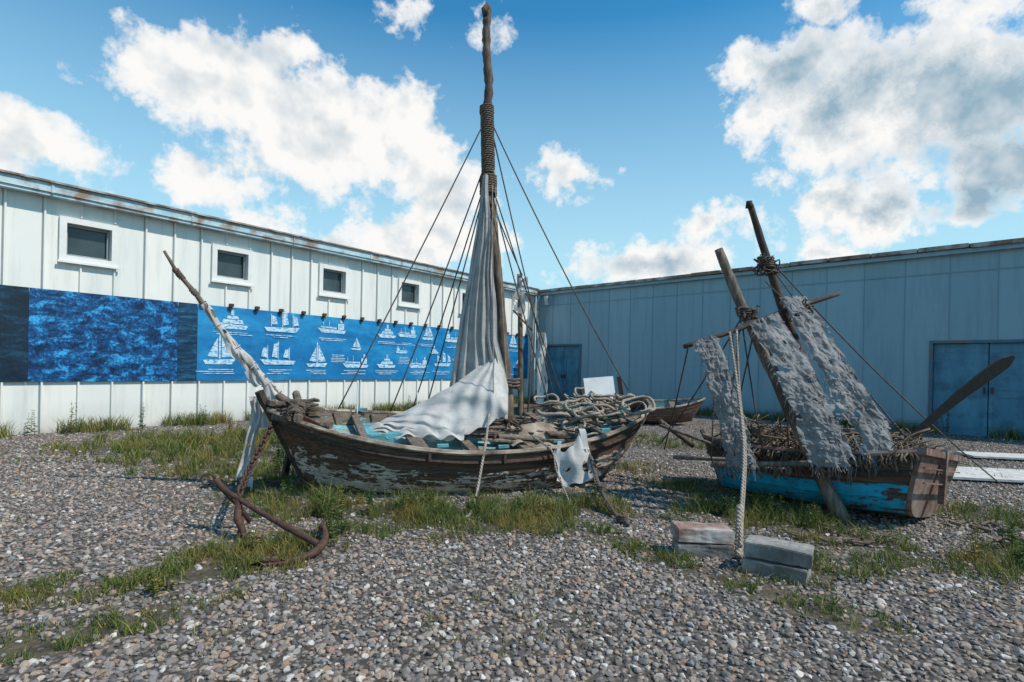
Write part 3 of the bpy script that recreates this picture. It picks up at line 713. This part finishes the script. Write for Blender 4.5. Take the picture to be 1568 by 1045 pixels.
def coil(c0,c1,r,turns,rr,mb,ell=1):
    q=[]
    n=int(turns*12)
    for k in range(n+1):
        a=k/12*2*math.pi; c=Vector(c0).lerp(Vector(c1),k/n); r2=r*(1+.06*noise.noise(Vector((k*.05,c.z,0))))
        q.append(c+Vector((math.cos(a)*r2,math.sin(a)*r2*ell,0)))
    mb.tube(q,rr,5)
coil((-.355,7.15,3.86),(-.385,7.13,4.62),.078,27,.0135,mb,1.2)
coil((-.35,7.16,3.60),(-.355,7.15,3.84),.10,8,.016,mb,1.1)
coil((-.39,7.12,4.62),(-.39,7.12,4.72),.085,4,.012,mb)
coil((0,7.24,1.12),(0.01,7.24,1.25),.095,3,.014,mb)
mb.out('mast_lashing',rope_b,SB,True)
mb=MB(); mb.tube(cr([(.14,7.75,.5),(.12,7.85,1.4),(.10,7.9,2.1),(.07,7.9,2.72)],5),[.045-.0012*i for i in range(16)],8,.06); mb.tube([(.22,7.7,.5),(.30,7.9,2.3)],.014,6); mb.tube([(.3,7.9,1.9),(.0,7.8,2.2)],.014,6); mb.out('mizzen_pole',wood_grey,SB,True)
mb=MB(); mb.grid(lambda u,v:(.02+.17*u-.04*v+.02*math.sin(v*9),7.86+.03*math.sin(v*8+u*5),2.58-.42*v+.1*u*(1-v)),8,14,lambda u,v:noise.noise(Vector((u*5,v*6,8)))>.3)
mb.grid(lambda u,v:(.34+.12*u+.05*v+.02*math.sin(v*9),7.9+.03*math.sin(v*8+u*5),1.9-.85*v),8,14,lambda u,v:noise.noise(Vector((u*5,v*6,1)))>.3);mb.out('torn_pennant',sail_w,SB,True)
tab=[(.82,-.84,-.03),(1.16,-.80,-.05),(1.74,-.71,-.20),(2.33,-.62,-.237),(2.75,-.547,-.271),(3.25,-.465,-.306),(3.67,-.43,-.35),(3.82,-.40,-.36)]
def furl(u,v):
    z=.75+3.05*u; xl,xr=interp(tab,z); wd=xr-xl
    a=v*math.pi*2*6+1.4*math.sin(u*4)+4*noise.noise(Vector((v*2.2,u*1.3,0)))
    amp=(.016+.045*(wd/.6))*(.45+1.3*abs(noise.noise(Vector((v*4,u*2.5,12))))*2)
    return (xl+wd*v+.012*math.sin(a*1.3)+.02*noise.noise(Vector((u*6,v,2))),7.02+amp*math.sin(a)*.8-.05*math.sin(v*3.14)+(.12*(1-u))*noise.noise(Vector((v*4,u*1.5,4)))+.008*noise.noise(Vector((v*20,u*9,1))),z)
mb=MB(); mb.grid(furl,60,100); mb.out('furled_sail',sail_g,SB,True)
tab2=[(-1.56,.70,.62,),(-1.5,.755,.61),(-1.27,.85,.574),(-1.04,.975,.554),(-.73,1.16,.554),(-.47,1.36,.637),(-.21,1.55,.766),(-.10,1.36,.82),(-.04,1.12,.88)]
def drape(u,v):
    x=-1.56+1.52*u; zt,zb=interp(tab2,x); z=zb+(zt-zb)*v
    bul=math.sin(v*math.pi)**.8*.16*(1-.5*u); e=(1-u)**1.1
    f1=noise.noise(Vector((x*2.4+v*2.2,v*1.6+x*1.5,2)))*.09+.035*math.sin((x*1.2+v*1.6)*22*(.4+.6*(1-u)))*e+.035*noise.noise(Vector((x*9+v*6,v*6,0)))*e
    d=math.atan2(x+.2,1.6-z); f1+=.018*math.sin(d*24+2*noise.noise(Vector((x*3,v*2,1))))*(u**1.2)
    yb=6.18+ .22*u; yt=6.64+.42*u
    return (x+.03*noise.noise(Vector((v*6,x*5,9)))*e,yb+(yt-yb)*v-bul+f1,z+.02*noise.noise(Vector((x*5,v*3,5)))+.015*math.sin(x*30)*(1-v))
mb=MB(); mb.grid(drape,110,40)
def fold(u,v):
    x=-1.62+1.1*u; return (x,6.22+.25*v+.05*noise.noise(Vector((x*6,v*5,1))),.60+.14*math.sin(v*3.14)*(.6+.6*noise.noise(Vector((x*4,v*2,7))))+.03*math.sin(x*26+v*5))
mb.grid(fold,60,14); mb.out('lowered_sail',sail_w,SB,True)
def rope(parent,name,segs,mat,r=.009):
    mb=MB()
    for a,b,sg in segs: mb.tube(sagline(a,b,sg),r,5)
    return mb.out(name,mat,parent,True)
gN=lambda t,s=-1:H1.w(t,1,s,0,.04)
rope(SB,'fore_stays',[((-.37,7.08,4.60),gN(.16,1),.03),((-.36,7.1,3.85),gN(.36,1),.03),((-.36,7.1,3.80),gN(.40,1),.02),((-.37,7.1,4.05),gN(.30,1),.04)],rope_d,.009)
rope(SB,'aft_stays',[((-.37,7.1,4.60),(1.62,7.76,1.12),.10),((-.36,7.1,4.58),(.62,8.0,.95),.05),((-.34,7.1,3.82),(.75,8.1,.95),.03),((-.34,7.1,3.75),(.55,7.3,.75),.06),((-.34,7.1,3.6),(.12,7.88,2.7),.02)],rope_d,.009)
rope(SB,'halyards',[((-.30,7.08,3.8),(-.20,6.45,.75),.0),((-.28,7.1,3.9),(-.02,7.05,.7),.0)],rope_l,.007)
mb=MB(); mb.tube(cr([(-.25,6.7,1.0),(-.26,6.2,.7),(-.27,5.91,.54),(-.29,5.83,.4),(-.33,5.6,.12),(-.36,5.2,.03),(-.40,5.08,.02)],6),.015,6)
mb.tube(cr([(.25,6.3,.62),(.45,6.08,.50),(.5,5.96,.3),(.62,5.6,.02)],6),.010,5)
mb.out('mooring_lines',rope_l,SB,True)
mb=MB(); q=cr([(.80,6.52,.74),(.83,6.23,.6),(.87,6.0,.42),(.92,5.6,.18),(1.0,5.2,.04),(1.06,4.95,.03)],8); mb.tube(q,.02,7)
mb.tube([a+Vector((.03*math.sin(i*.8),.02*math.cos(i*.8),.0)) for i,a in enumerate(q[:34])],.011,5)
for p in((.84,6.17,.56),(.92,5.6,.2),(1.03,5.05,.05)): coil(Vector(p)-Vector((0,0,.03)),Vector(p)+Vector((0,0,.03)),.035,3,.014,mb)
mb.out('heavy_rope',rope_d,SB,True)
tabr=[(0,.50,.20),(.25,.50,.13),(.45,.57,.20),(.6,.71,.18),(.75,.60,.22),(.9,.42,.24),(1,.32,.27)]
def rag(u,v):
    x=.50+.46*u; zt,zb=interp(tabr,u)
    return (x+.02*math.sin(v*5),6.06-.14*(1-v)+.04*math.sin(u*9+v*2)+.02*math.sin(v*7),zt+(zb-zt)*(1-v)+.01*math.sin(u*23))
mb=MB(); mb.grid(rag,34,24,lambda u,v:((u-.62)**2/.006+(v-.28)**2/.012<1) or noise.noise(Vector((u*6,v*6,3)))>.45)
mb.grid(lambda u,v:(.74+.07*v+.05*u,6.12-.10*u,.74-.2*u+.03*math.sin(u*6)),12,5); mb.grid(lambda u,v:(.52+.04*v-.02*u,6.12-.06*u,.60-.15*u),8,4); mb.out('torn_rag',sail_w,SB,True)
mb=MB()
for k in range(32):
    cx=U(3.3,4.25); cy=U(-.55,.35); r=U(.10,.24); z0=.74+.33*abs((cx/4.70-.47)/.5)**2+U(-.1,.18); tl=U(-.5,.5); tl2=U(-.5,.5); q=[]
    st=U(0,6)
    for j in range(26):
        a=st+j/20*6.28; rr=r*(1+.12*math.sin(a*2+k)); x=math.cos(a)*rr; y=math.sin(a)*rr*.85; q.append(H1.wl(cx+x,cy+y,z0+x*tl*.5+y*tl2*.5+.02*math.sin(a*3)))
    mb.tube(q,U(.012,.02),6)
mb.out('rope_coils',rope_l,SB,True)
mb=MB()
for k in range(9):
    x=.27+U(-.04,.04); y0=-.5+k*.05; q=[H1.wl(x+math.cos(a)*.062,y0+a*.007,1.01+math.sin(a)*.062) for a in [j*.52 for j in range(14)]]; mb.tube(q,.016,5)
for k in range(7):
    q=[H1.wl(U(.02,.5),U(-.25,.1),1.0+U(-.05,.08)) for _ in range(5)]; mb.tube(cr(q,5),.016,5)
for k in range(14):
    cx=U(2.3,3.4); q=[H1.wl(cx+U(-.4,.4),U(-.6,.5),.70+U(-.04,.1)) for _ in range(4)]; mb.tube(cr(q,6),.012,5)
mb.out('bow_rope_turns',rope_d,SB,True)
mb=MB()
def tp(u,v):
    x=2.55+1.0*u;y=-.62+.8*v; return H1.wl(x,y,.66+.14*math.sin(v*3.1)*math.sin(u*3.1)+.10*noise.noise(Vector((u*5,v*5,0))))
mb.grid(tp,24,20); mb.out('folded_canvas',tarp,SB,True)
mb=MB(); mb.obox((1.20,7.6,1.13),(.205,0.02,.02),(-.02,.02,.155),(0,.008,-.002)); mb.out('white_panel',white_board,SB)
mb=MB(); mb.beam((1.55,7.7,.9),(1.48,7.72,1.30),.06,.06); mb.beam((1.4,7.6,1.05),(1.72,7.8,1.0),.05,.05); mb.beam((1.0,7.55,.85),(.95,7.6,1.12),.03,.03); mb.out('stern_posts',wood_dark,SB)
mb=MB()
for q in ((.33,.72),(.5,.6),(.63,.8)):
    p=H1.w(q[0],1,-1,.02,0); mb.beam(p,p+Vector((0,-.02,-.10)),.025,.025)
mb.beam(H1.w(.12,1,-1,0,.02),H1.w(.04,1,-1,0,.08),.05,.05); mb.out('cleats',iron,SB)
rope(SB,'stanchions',[((-1.85,6.7,.8),(-1.85,6.7,1.2),0),((-1.2,7.1,.8),(-1.2,7.1,1.05),0)],white_board,.009)

# chain + anchor
AN=empty('ship_anchor',(-2.0,4.3,0))
mb=MB()
tip=Vector((-1.40,4.10,.07)); rg=Vector((-2.47,4.62,.40))
mb.tube(cr([rg,rg.lerp(tip,.5)+Vector((0,0,-.015)),tip],8),[.020]*5+[.021]*6+[.026]*6,10,.05)
arm=cr([(-1.66,3.74,.04),(-1.52,3.84,.03),(-1.40,3.97,.04),(-1.36,4.10,.08),(-1.37,4.17,.13),(-1.40,4.20,.18)],6)
mb.tube(arm,[.012+.017*math.sin(i/31*3.14) for i in range(31)],8,.05)
for p,d,up in ((Vector((-1.61,3.77,.045)),Vector((-.10,-.05,.0)),Vector((.02,-.03,.045))),(Vector((-1.395,4.195,.165)),Vector((-.015,.015,.04)),Vector((.03,.025,0)))):
    mb.add([p-d*.9,p+up,p+d*1.2,p-up,p+Vector((0,0,.012))],[(0,1,4),(1,2,4),(2,3,4),(3,0,4),(3,2,1,0)])
c=rg.lerp(tip,.12); mb.tube([c+Vector((.18,.10,-.30)),c+Vector((.10,.06,-.15)),c,c+Vector((-.04,-.05,.08)),],[.018,.022,.028,.016],8,.05)
mb.tube([(-2.18,4.48,.30),(-2.12,4.36,.17),(-2.02,4.30,.02)],[.018,.03,.02],8,.1)
q=[rg+Vector((-.03+math.cos(a)*.045,.02*math.cos(a),.02+math.sin(a)*.045)) for a in [k*.45 for k in range(15)]]; mb.tube(q,.009,6)
mb.out('anchor_body',iron,AN,True)
def chain(pts,parent,name,ln=.052,r=.0065):
    mb=MB(); P=cr(pts,60); acc=0
    cen=[P[0]]
    for a,b in zip(P,P[1:]):
        acc+=(b-a).length
        if acc>=ln*.80: cen.append(b); acc=0
    for i,c in enumerate(cen[:-1]):
        t=(cen[i+1]-c).normalized(); up=t.cross(Vector((1,0,0) if abs(t.x)<.9 else (0,1,0))).normalized(); sd2=t.cross(up)
        nrm=(up+sd2*.3).normalized() if i%2 else (sd2-up*.3).normalized()
        q=[c+t*math.cos(a)*ln*.62+nrm*math.sin(a)*ln*.36 for a in [j*2*math.pi/12 for j in range(13)]]
        mb.tube(q,r,6)
    mb.out(name,iron,parent,True)
chain([(-2.46,5.92,.88),(-2.46,5.6,.64),(-2.38,5.1,.42),(-2.22,4.62,.36),(-2.18,4.48,.30)],AN,'anchor_chain',.085,.011)
chain([(-2.18,4.48,.30),(-2.12,4.4,.16),(-2.05,4.3,.03),(-1.95,4.35,.02),(-1.85,4.25,.02)],AN,'chain_tail',.06,.008)

# ---------------------------------------------------------------- right sailboat
S2=empty('wooden_sailboat',(3.4,6.5,0))
ang2=math.atan2(-1.9,1.6)
M2=Matrix.Translation(Vector((2.42,7.02,.0)))@Matrix.Rotation(ang2,4,'Z')@Matrix.Rotation(math.radians(-8),4,'X')@Matrix.Rotation(math.radians(-1.5),4,'Y')
def b2(t): return .03+.66*(1-(1-min(1,t/.62))**2.2)**.8*(1-.08*max(0,(t-.62)/.38))
H2=Hull(2.40,b2,lambda t:.48+.10*((t-.5)/.5)**2,lambda t:-.03+.03*max(0,(t-.6)/.4)**2,.3,.14,M2,.56,1.0)
H2.strakes(S2,'hull_planking',hullB,6,40,.016); H2.inner(S2,'inner_hull',inner); H2.deck(S2,'floor',wood_dark,.15,.05,.98)
H2.rim(S2,'gunwale_rail',wood_red,.026,1,off=.01,dz=.01); H2.rim(S2,'rubbing_strake',wood_dark,.028,.80,off=.015)
mb=MB(); ring=[H2.p(1,g/10,1) for g in range(11)]+[H2.p(1,g/10,-1) for g in range(10,-1,-1)]
r2=[v+Vector((.04,0,0)) for v in ring]; n=len(ring); mb.add(ring+r2,[tuple(range(n)),tuple(range(2*n-1,n-1,-1))]+[(i,n+i,n+(i+1)%n,(i+1)%n) for i in range(n)])
a=H2.p(1,1,1,.02,.02);b=H2.p(1,1,-1,.02,.02); mb.beam(a+Vector((.02,0,0)),b+Vector((.02,0,0)),.10,.06)
for zz in (-.14,-.27): mb.beam(a.lerp(b,.03)+Vector((.045,0,zz)),a.lerp(b,.97)+Vector((.045,0,zz)),.02,.012)
mb.beam(a.lerp(b,.5)+Vector((.06,0,.05)),a.lerp(b,.5)+Vector((.04,0,-.45)),.05,.06,(0,1,0))
H2.fin(mb,'transom',wood_red,S2)
mb=MB()
for t in (.2,.4,.62,.82): mb.beam(H2.p(t,1,1,-.01,-.02),H2.p(t,1,-1,-.01,-.02),.12,.03)
mb.tube([H2.p(0,g/8,1,-.02) for g in range(9)]+[Vector((-.05,0,.66))],.035,6)
H2.fin(mb,'thwarts_and_stem',wood_grey,S2)
mb=MB()
mb.tube(cr([(3.17,5.26,-.03),(2.90,5.48,.72),(2.60,5.76,1.6),(2.36,5.88,2.2),(2.17,5.93,2.70)],6),[.072-.0011*i+.004*math.sin(i*1.7) for i in range(25)],10,.07)
mb.out('leaning_spar',wood_grey,S2,True)
mb=MB(); mb.tube(cr([(3.55,5.90,.35),(3.25,6.05,1.3),(2.98,6.12,2.05),(2.80,6.17,2.65),(2.61,6.2,3.26)],6),[.064-.0012*i for i in range(25)],10,.07)
mb.tube([(2.60,6.2,3.22),(2.59,6.18,3.30)],[.045,.03],8,.1); mb.out('mast',wood_dark,S2,True)
mb=MB(); mb.tube(cr([(1.71,5.56,1.64),(2.2,5.62,1.80),(2.7,5.75,2.0),(3.45,5.92,2.25)],6),[.024+.002*math.sin(i) for i in range(19)],8,.08)
mb.tube([(2.95,6.05,2.1),(3.8,5.6,.85)],.020,7,.1); mb.tube([(2.7,6.0,1.7),(3.5,6.4,.5)],.018,7,.1)
mb.out('yard',wood_dark,S2,True)
mb=MB(); mb.tube(cr([(2.02,5.55,.48),(2.6,5.34,.525),(3.3,5.14,.60),(3.86,5.08,.67)],6),[.026]*19,8,.08)
mb.tube([(2.2,6.7,.5),(1.9,7.1,.75)],.03,7,.1); mb.beam((1.85,6.3,.42),(2.75,5.9,.46),.12,.03); mb.beam((1.85,6.9,.72),(2.8,6.2,.40),.07,.025); mb.beam((2.05,5.70,.44),(2.75,5.46,.47),.10,.025)
mb.out('boom_and_boards',wood_grey,S2,True)
mb=MB()
coil((2.775,6.17,2.68),(2.80,6.17,2.56),.075,5,.014,mb); coil((2.43,5.87,2.08),(2.46,5.86,1.98),.085,4,.014,mb); coil((2.43,5.72,1.88),(2.48,5.72,1.92),.07,4,.012,mb)
for k in range(26):
    c=random.choice((Vector((2.78,6.15,2.6)),Vector((2.45,5.82,2.0)),Vector((3.0,5.75,2.08)))); q=[c+Vector((U(-.12,.12),U(-.08,.08),U(-.14,.10))) for _ in range(5)]; mb.tube(cr(q,5),.008,5)
mb.out('spar_lashings',rope_d,S2,True)
mb=MB(); a=Vector((3.88,5.50,.72)); b=Vector((4.78,5.32,1.60)); ax=(b-a).normalized(); up=Vector((-.5,0,.86)); up=(up-ax*up.dot(ax)).normalized(); sdv=ax.cross(up)
prof=[(0,.022),(.3,.033),(.55,.046),(.8,.058),(.93,.054),(1.0,.015)]
V=[]
for t,h in prof:
    c=a.lerp(b,t)+up*(.03*math.sin(t*3.14))
    for s1,s2 in ((-1,-1),(-1,1),(1,1),(1,-1)): V.append(c+up*h*s1+sdv*.014*s2)
F=[]
for i in range(len(prof)-1):
    for k in range(4): F.append((i*4+k,i*4+(k+1)%4,(i+1)*4+(k+1)%4,(i+1)*4+k))
F+=[(3,2,1,0),tuple(len(V)-4+k for k in range(4))]; mb.add(V,F); mb.tube([a-ax*.35,a+ax*.2],.026,8); mb.out('steering_oar',wood_black,S2)
def strip(t0,t1,b0,b1,seed,nm,bow=.08):
    t0,t1,b0,b1=map(Vector,(t0,t1,b0,b1)); mb=MB()
    def fn(u,v):
        p=t0.lerp(t1,v).lerp(b0.lerp(b1,v),u); e=noise.noise(Vector((u*7,seed,v*2)))*.04*(2*v-1)
        row=abs(math.sin(u*math.pi*11+2.2*noise.noise(Vector((v*3,u*4,seed)))))
        return p+Vector((e,-bow*math.sin(u*math.pi)-.02*math.sin(v*math.pi)-.010*row+.04*noise.noise(Vector((v*3,u*5,seed)))+.020*noise.noise(Vector((v*9,u*24,seed)))+.008*noise.noise(Vector((v*24,u*60,seed))),.014*noise.noise(Vector((v*9,u*9,seed+3)))))
    mb.grid(fn,120,26,lambda u,v:(noise.noise(Vector((v*5,u*13,seed+5)))>.46-.30*abs(2*v-1)**3) )
    for k in range(230):
        u=R()*.98; v=R(); p=Vector(fn(u,v)); w_=U(.006,.028); h=U(.006,.026); a=U(-.6,.6); l=U(.002,.016)
        mb.add([p+Vector((-w_,-.003,0)),p+Vector((w_,-.003,w_*a)),p+Vector((w_*.7,-l,-h)),p+Vector((-w_*.8,-l*.8,-h*U(.6,1.2)))],[(0,1,2,3)])
    for k in range(34):
        v=R(); p=Vector(fn(1,v)); mb.tube([p,p+Vector((U(-.03,.03),-.02,-U(.03,.14)))],.003,3)
    for k in range(60):
        v=random.choice((0.,1.)); p=Vector(fn(R(),v)); mb.tube([p,p+Vector((U(-.01,.01)+(v-.5)*.05,-.01,-U(.02,.08)))],.0024,3)
    mb.out(nm,sail_t,S2,False)
strip((1.80,5.52,1.70),(2.03,5.55,1.77),(2.12,5.45,.47),(2.36,5.36,.47),1,'ragged_sail_fore')
strip((2.38,5.62,1.90),(2.70,5.69,2.02),(2.80,5.18,.53),(3.18,5.10,.56),4,'ragged_sail_middle',.1)
strip((2.74,5.76,2.18),(3.04,5.80,2.20),(3.24,5.08,.60),(3.58,5.05,.64),8,'ragged_sail_aft',.04)
strip((2.9,6.1,1.8),(3.05,6.1,1.85),(3.15,5.95,1.0),(3.4,5.95,1.0),11,'ragged_sail_scrap',.04)
rope(S2,'rigging',[((2.80,6.14,2.66),(5.6,6.3,.15),.10),((2.80,6.14,2.60),(3.90,5.4,.72),.04),((2.44,5.85,2.05),(1.9,7.0,.5),.05),((2.03,5.55,1.74),(2.02,5.6,.5),.0),((2.44,5.8,2.0),(3.1,5.6,.6),.03),
   ((2.75,6.1,2.4),(3.3,5.9,1.9),.05),((2.2,5.6,1.8),(2.35,5.5,.5),.0),((2.3,5.65,1.83),(2.2,5.7,.8),.05),((1.75,5.55,1.64),(1.85,6.7,.45),.03),((2.5,5.75,1.9),(2.3,5.9,.6),.02),((2.35,5.7,1.85),(2.55,5.6,.55),.05)],rope_d,.008)
mb=MB(); mb.tube(cr([(2.17,5.58,1.80),(2.14,5.3,1.3),(2.05,4.9,.75),(1.83,4.4,.3),(1.73,4.15,.10)],8),.013,6); mb.tube(cr([(2.24,5.58,1.82),(2.17,5.3,1.2),(2.06,4.88,.70),(1.80,4.3,.2),(1.72,4.1,.03)],8),.010,6)
mb.tube(cr([(1.83,4.42,.34),(1.79,4.33,.22),(1.74,4.2,.10),(1.70,4.12,.03)],5),.028,7); mb.out('hanging_rope',rope_l,S2,True)
mb=MB()
for k in range(620):
    t=U(.12,.98); y=U(-.60,.60)*min(1,t*2.2); x=t*2.40; z=.48+U(-.05,.30)*(1-abs(y))+.03
    L_=U(.05,.22); d=Vector((U(-1,1),U(-1,1),U(-.55,.85))).normalized()*L_
    p=H2.wl(x,y,z); q=[p-d,p+Vector((U(-.03,.03),U(-.03,.03),U(-.02,.04))),p+d]
    r=U(.004,.013); mb.tube(cr(q,3),[r*(1-.08*i) for i in range(7)],5)
for k in range(150):
    t=R(); p=Vector((2.06,5.54,.48)).lerp(Vector((3.80,5.10,.65)),t)+Vector((0,U(-.03,.05)-.08*math.sin(t*3.14),-.01)); L_=U(.03,.15); q=[p,p+Vector((U(-.03,.03),U(-.04,.04),-L_*.5)),p+Vector((U(-.05,.05),U(-.04,.04),-L_))]; mb.tube(q,U(.003,.008),4)
for k in range(170):
    t=U(.1,1); p=H2.w(t,1,-1,.03,0); L_=U(.04,.15); q=[p,p+Vector((U(-.05,.02),U(-.05,.0),-L_*.5)),p+Vector((U(-.07,.04),U(-.07,.0),-L_))]; mb.tube(q,U(.004,.011),4)
for k in range(26):
    c=H2.wl(U(.6,2.2),U(-.4,.4),.64+U(-.04,.14)); r=U(.06,.16); q=[c+Vector((math.cos(a)*r,math.sin(a)*r*U(.8,1),.03*math.sin(a*2+k))) for a in [j*.5 for j in range(13)]]; mb.tube(q,U(.006,.012),5)
mb.out('driftwood_heap',twig_m,S2,True)

# ---------------------------------------------------------------- small rear rowing boat
RW=empty('rowing_boat',(3.6,14.3,0))
M3=Matrix.Translation(Vector((1.9,14.9,.04)))@Matrix.Rotation(math.radians(-12),4,'Z')@Matrix.Rotation(math.radians(6),4,'X')
H3=Hull(3.1,lambda t:.03+.6*(1-abs(2*t-1)**2.4)**.8,lambda t:.46+.2*abs(2*t-1)**2.2,lambda t:.0+.08*abs(2*t-1)**3,.3,.3,M3)
hullC=hull_mat('brown_hull',(.05,.025,.018),(.20,.11,.08),(.42,.30,.26),.2,.8,.82,(.04,.025,.02))
H3.strakes(RW,'hull_planking',hullC,6); H3.inner(RW,'inner_hull',inner); H3.rim(RW,'gunwale_rail',railm,.03,1,dz=.01); H3.deck(RW,'floor',wood_dark,.25,.08,.92)
mb=MB()
for t in (.25,.5,.75): mb.beam(H3.p(t,1,1,-.01,-.03),H3.p(t,1,-1,-.01,-.03),.16,.03)
H3.fin(mb,'thwarts',wood_grey,RW)

# ---------------------------------------------------------------- concrete blocks
def block(name,c,rot,dim,mat,seed):
    bm=bmesh.new(); bmesh.ops.create_cube(bm,size=1)
    for v in bm.verts: v.co=Vector((v.co.x*dim[0],v.co.y*dim[1],v.co.z*dim[2]))
    bmesh.ops.bevel(bm,geom=bm.edges[:],offset=.006,segments=2,affect='EDGES'); bmesh.ops.subdivide_edges(bm,edges=[e for e in bm.edges if e.calc_length()>.08],cuts=9,use_grid_fill=True)
    for v in bm.verts: v.co+=noise.noise_vector(v.co*14+Vector((seed,0,0)))*.008+noise.noise_vector(v.co*45+Vector((seed,0,0)))*.003
    me=bpy.data.meshes.new(name); bm.to_mesh(me); bm.free(); me.materials.append(mat); o=bpy.data.objects.new(name,me); link(o); o.location=c; o.rotation_euler=rot; return o
def stack(x,y,rz,mats,dx,sd_):
    e=empty('concrete_block',(x,y,0))
    for k,(m_,z,w_) in enumerate(((mats[1],.052,.40),(mats[0],.164,.42))):
        o=block('slab_%d'%(k+1),(dx*k,.012*k,z),(.01*k,.025*k,rz+.08*k),(w_,.22,.10),m_,sd_+k*5); o.parent=e
stack(1.48,4.26,-.10,(brickred,concrete),0,2)
stack(1.86,3.86,-.62,(concrete,concrete),.02,21)
def board(x0,y0,x1,y1,w_,z=.05):
    e=empty('wooden_plank',((x0+x1)/2,(y0+y1)/2,0)); mb=MB(); mb.beam((x0,y0,z),(x1,y1,z+.02),w_,.03); mb.beam((x0+.1,y0,z-.035),(x0+.1,y0+.3,z-.035),.05,.04); mb.out('board',wood_pale,e)
board(6.0,7.9,9.2,7.1,1.0); board(7.9,9.7,10.6,9.0,.6); board(6.2,9.1,7.4,9.5,.3); board(5.1,7.6,6.4,7.9,.22,.04)
mb=MB()
for k in range(26):
    x=U(4.0,5.0);y=U(4.4,5.3); a=U(0,3.14);l=U(.05,.2); mb.tube([(x,y,.03),(x+math.cos(a)*l,y+math.sin(a)*l,.05)],U(.008,.02),5,.2)
for k in range(34):
    x=U(2.4,3.3);y=U(4.5,5.1); a=U(0,3.14);l=U(.04,.16); mb.tube([(x,y,.03),(x+math.cos(a)*l,y+math.sin(a)*l,.04)],U(.005,.012),5,.2)
mb.out('wood_debris',wood_grey)
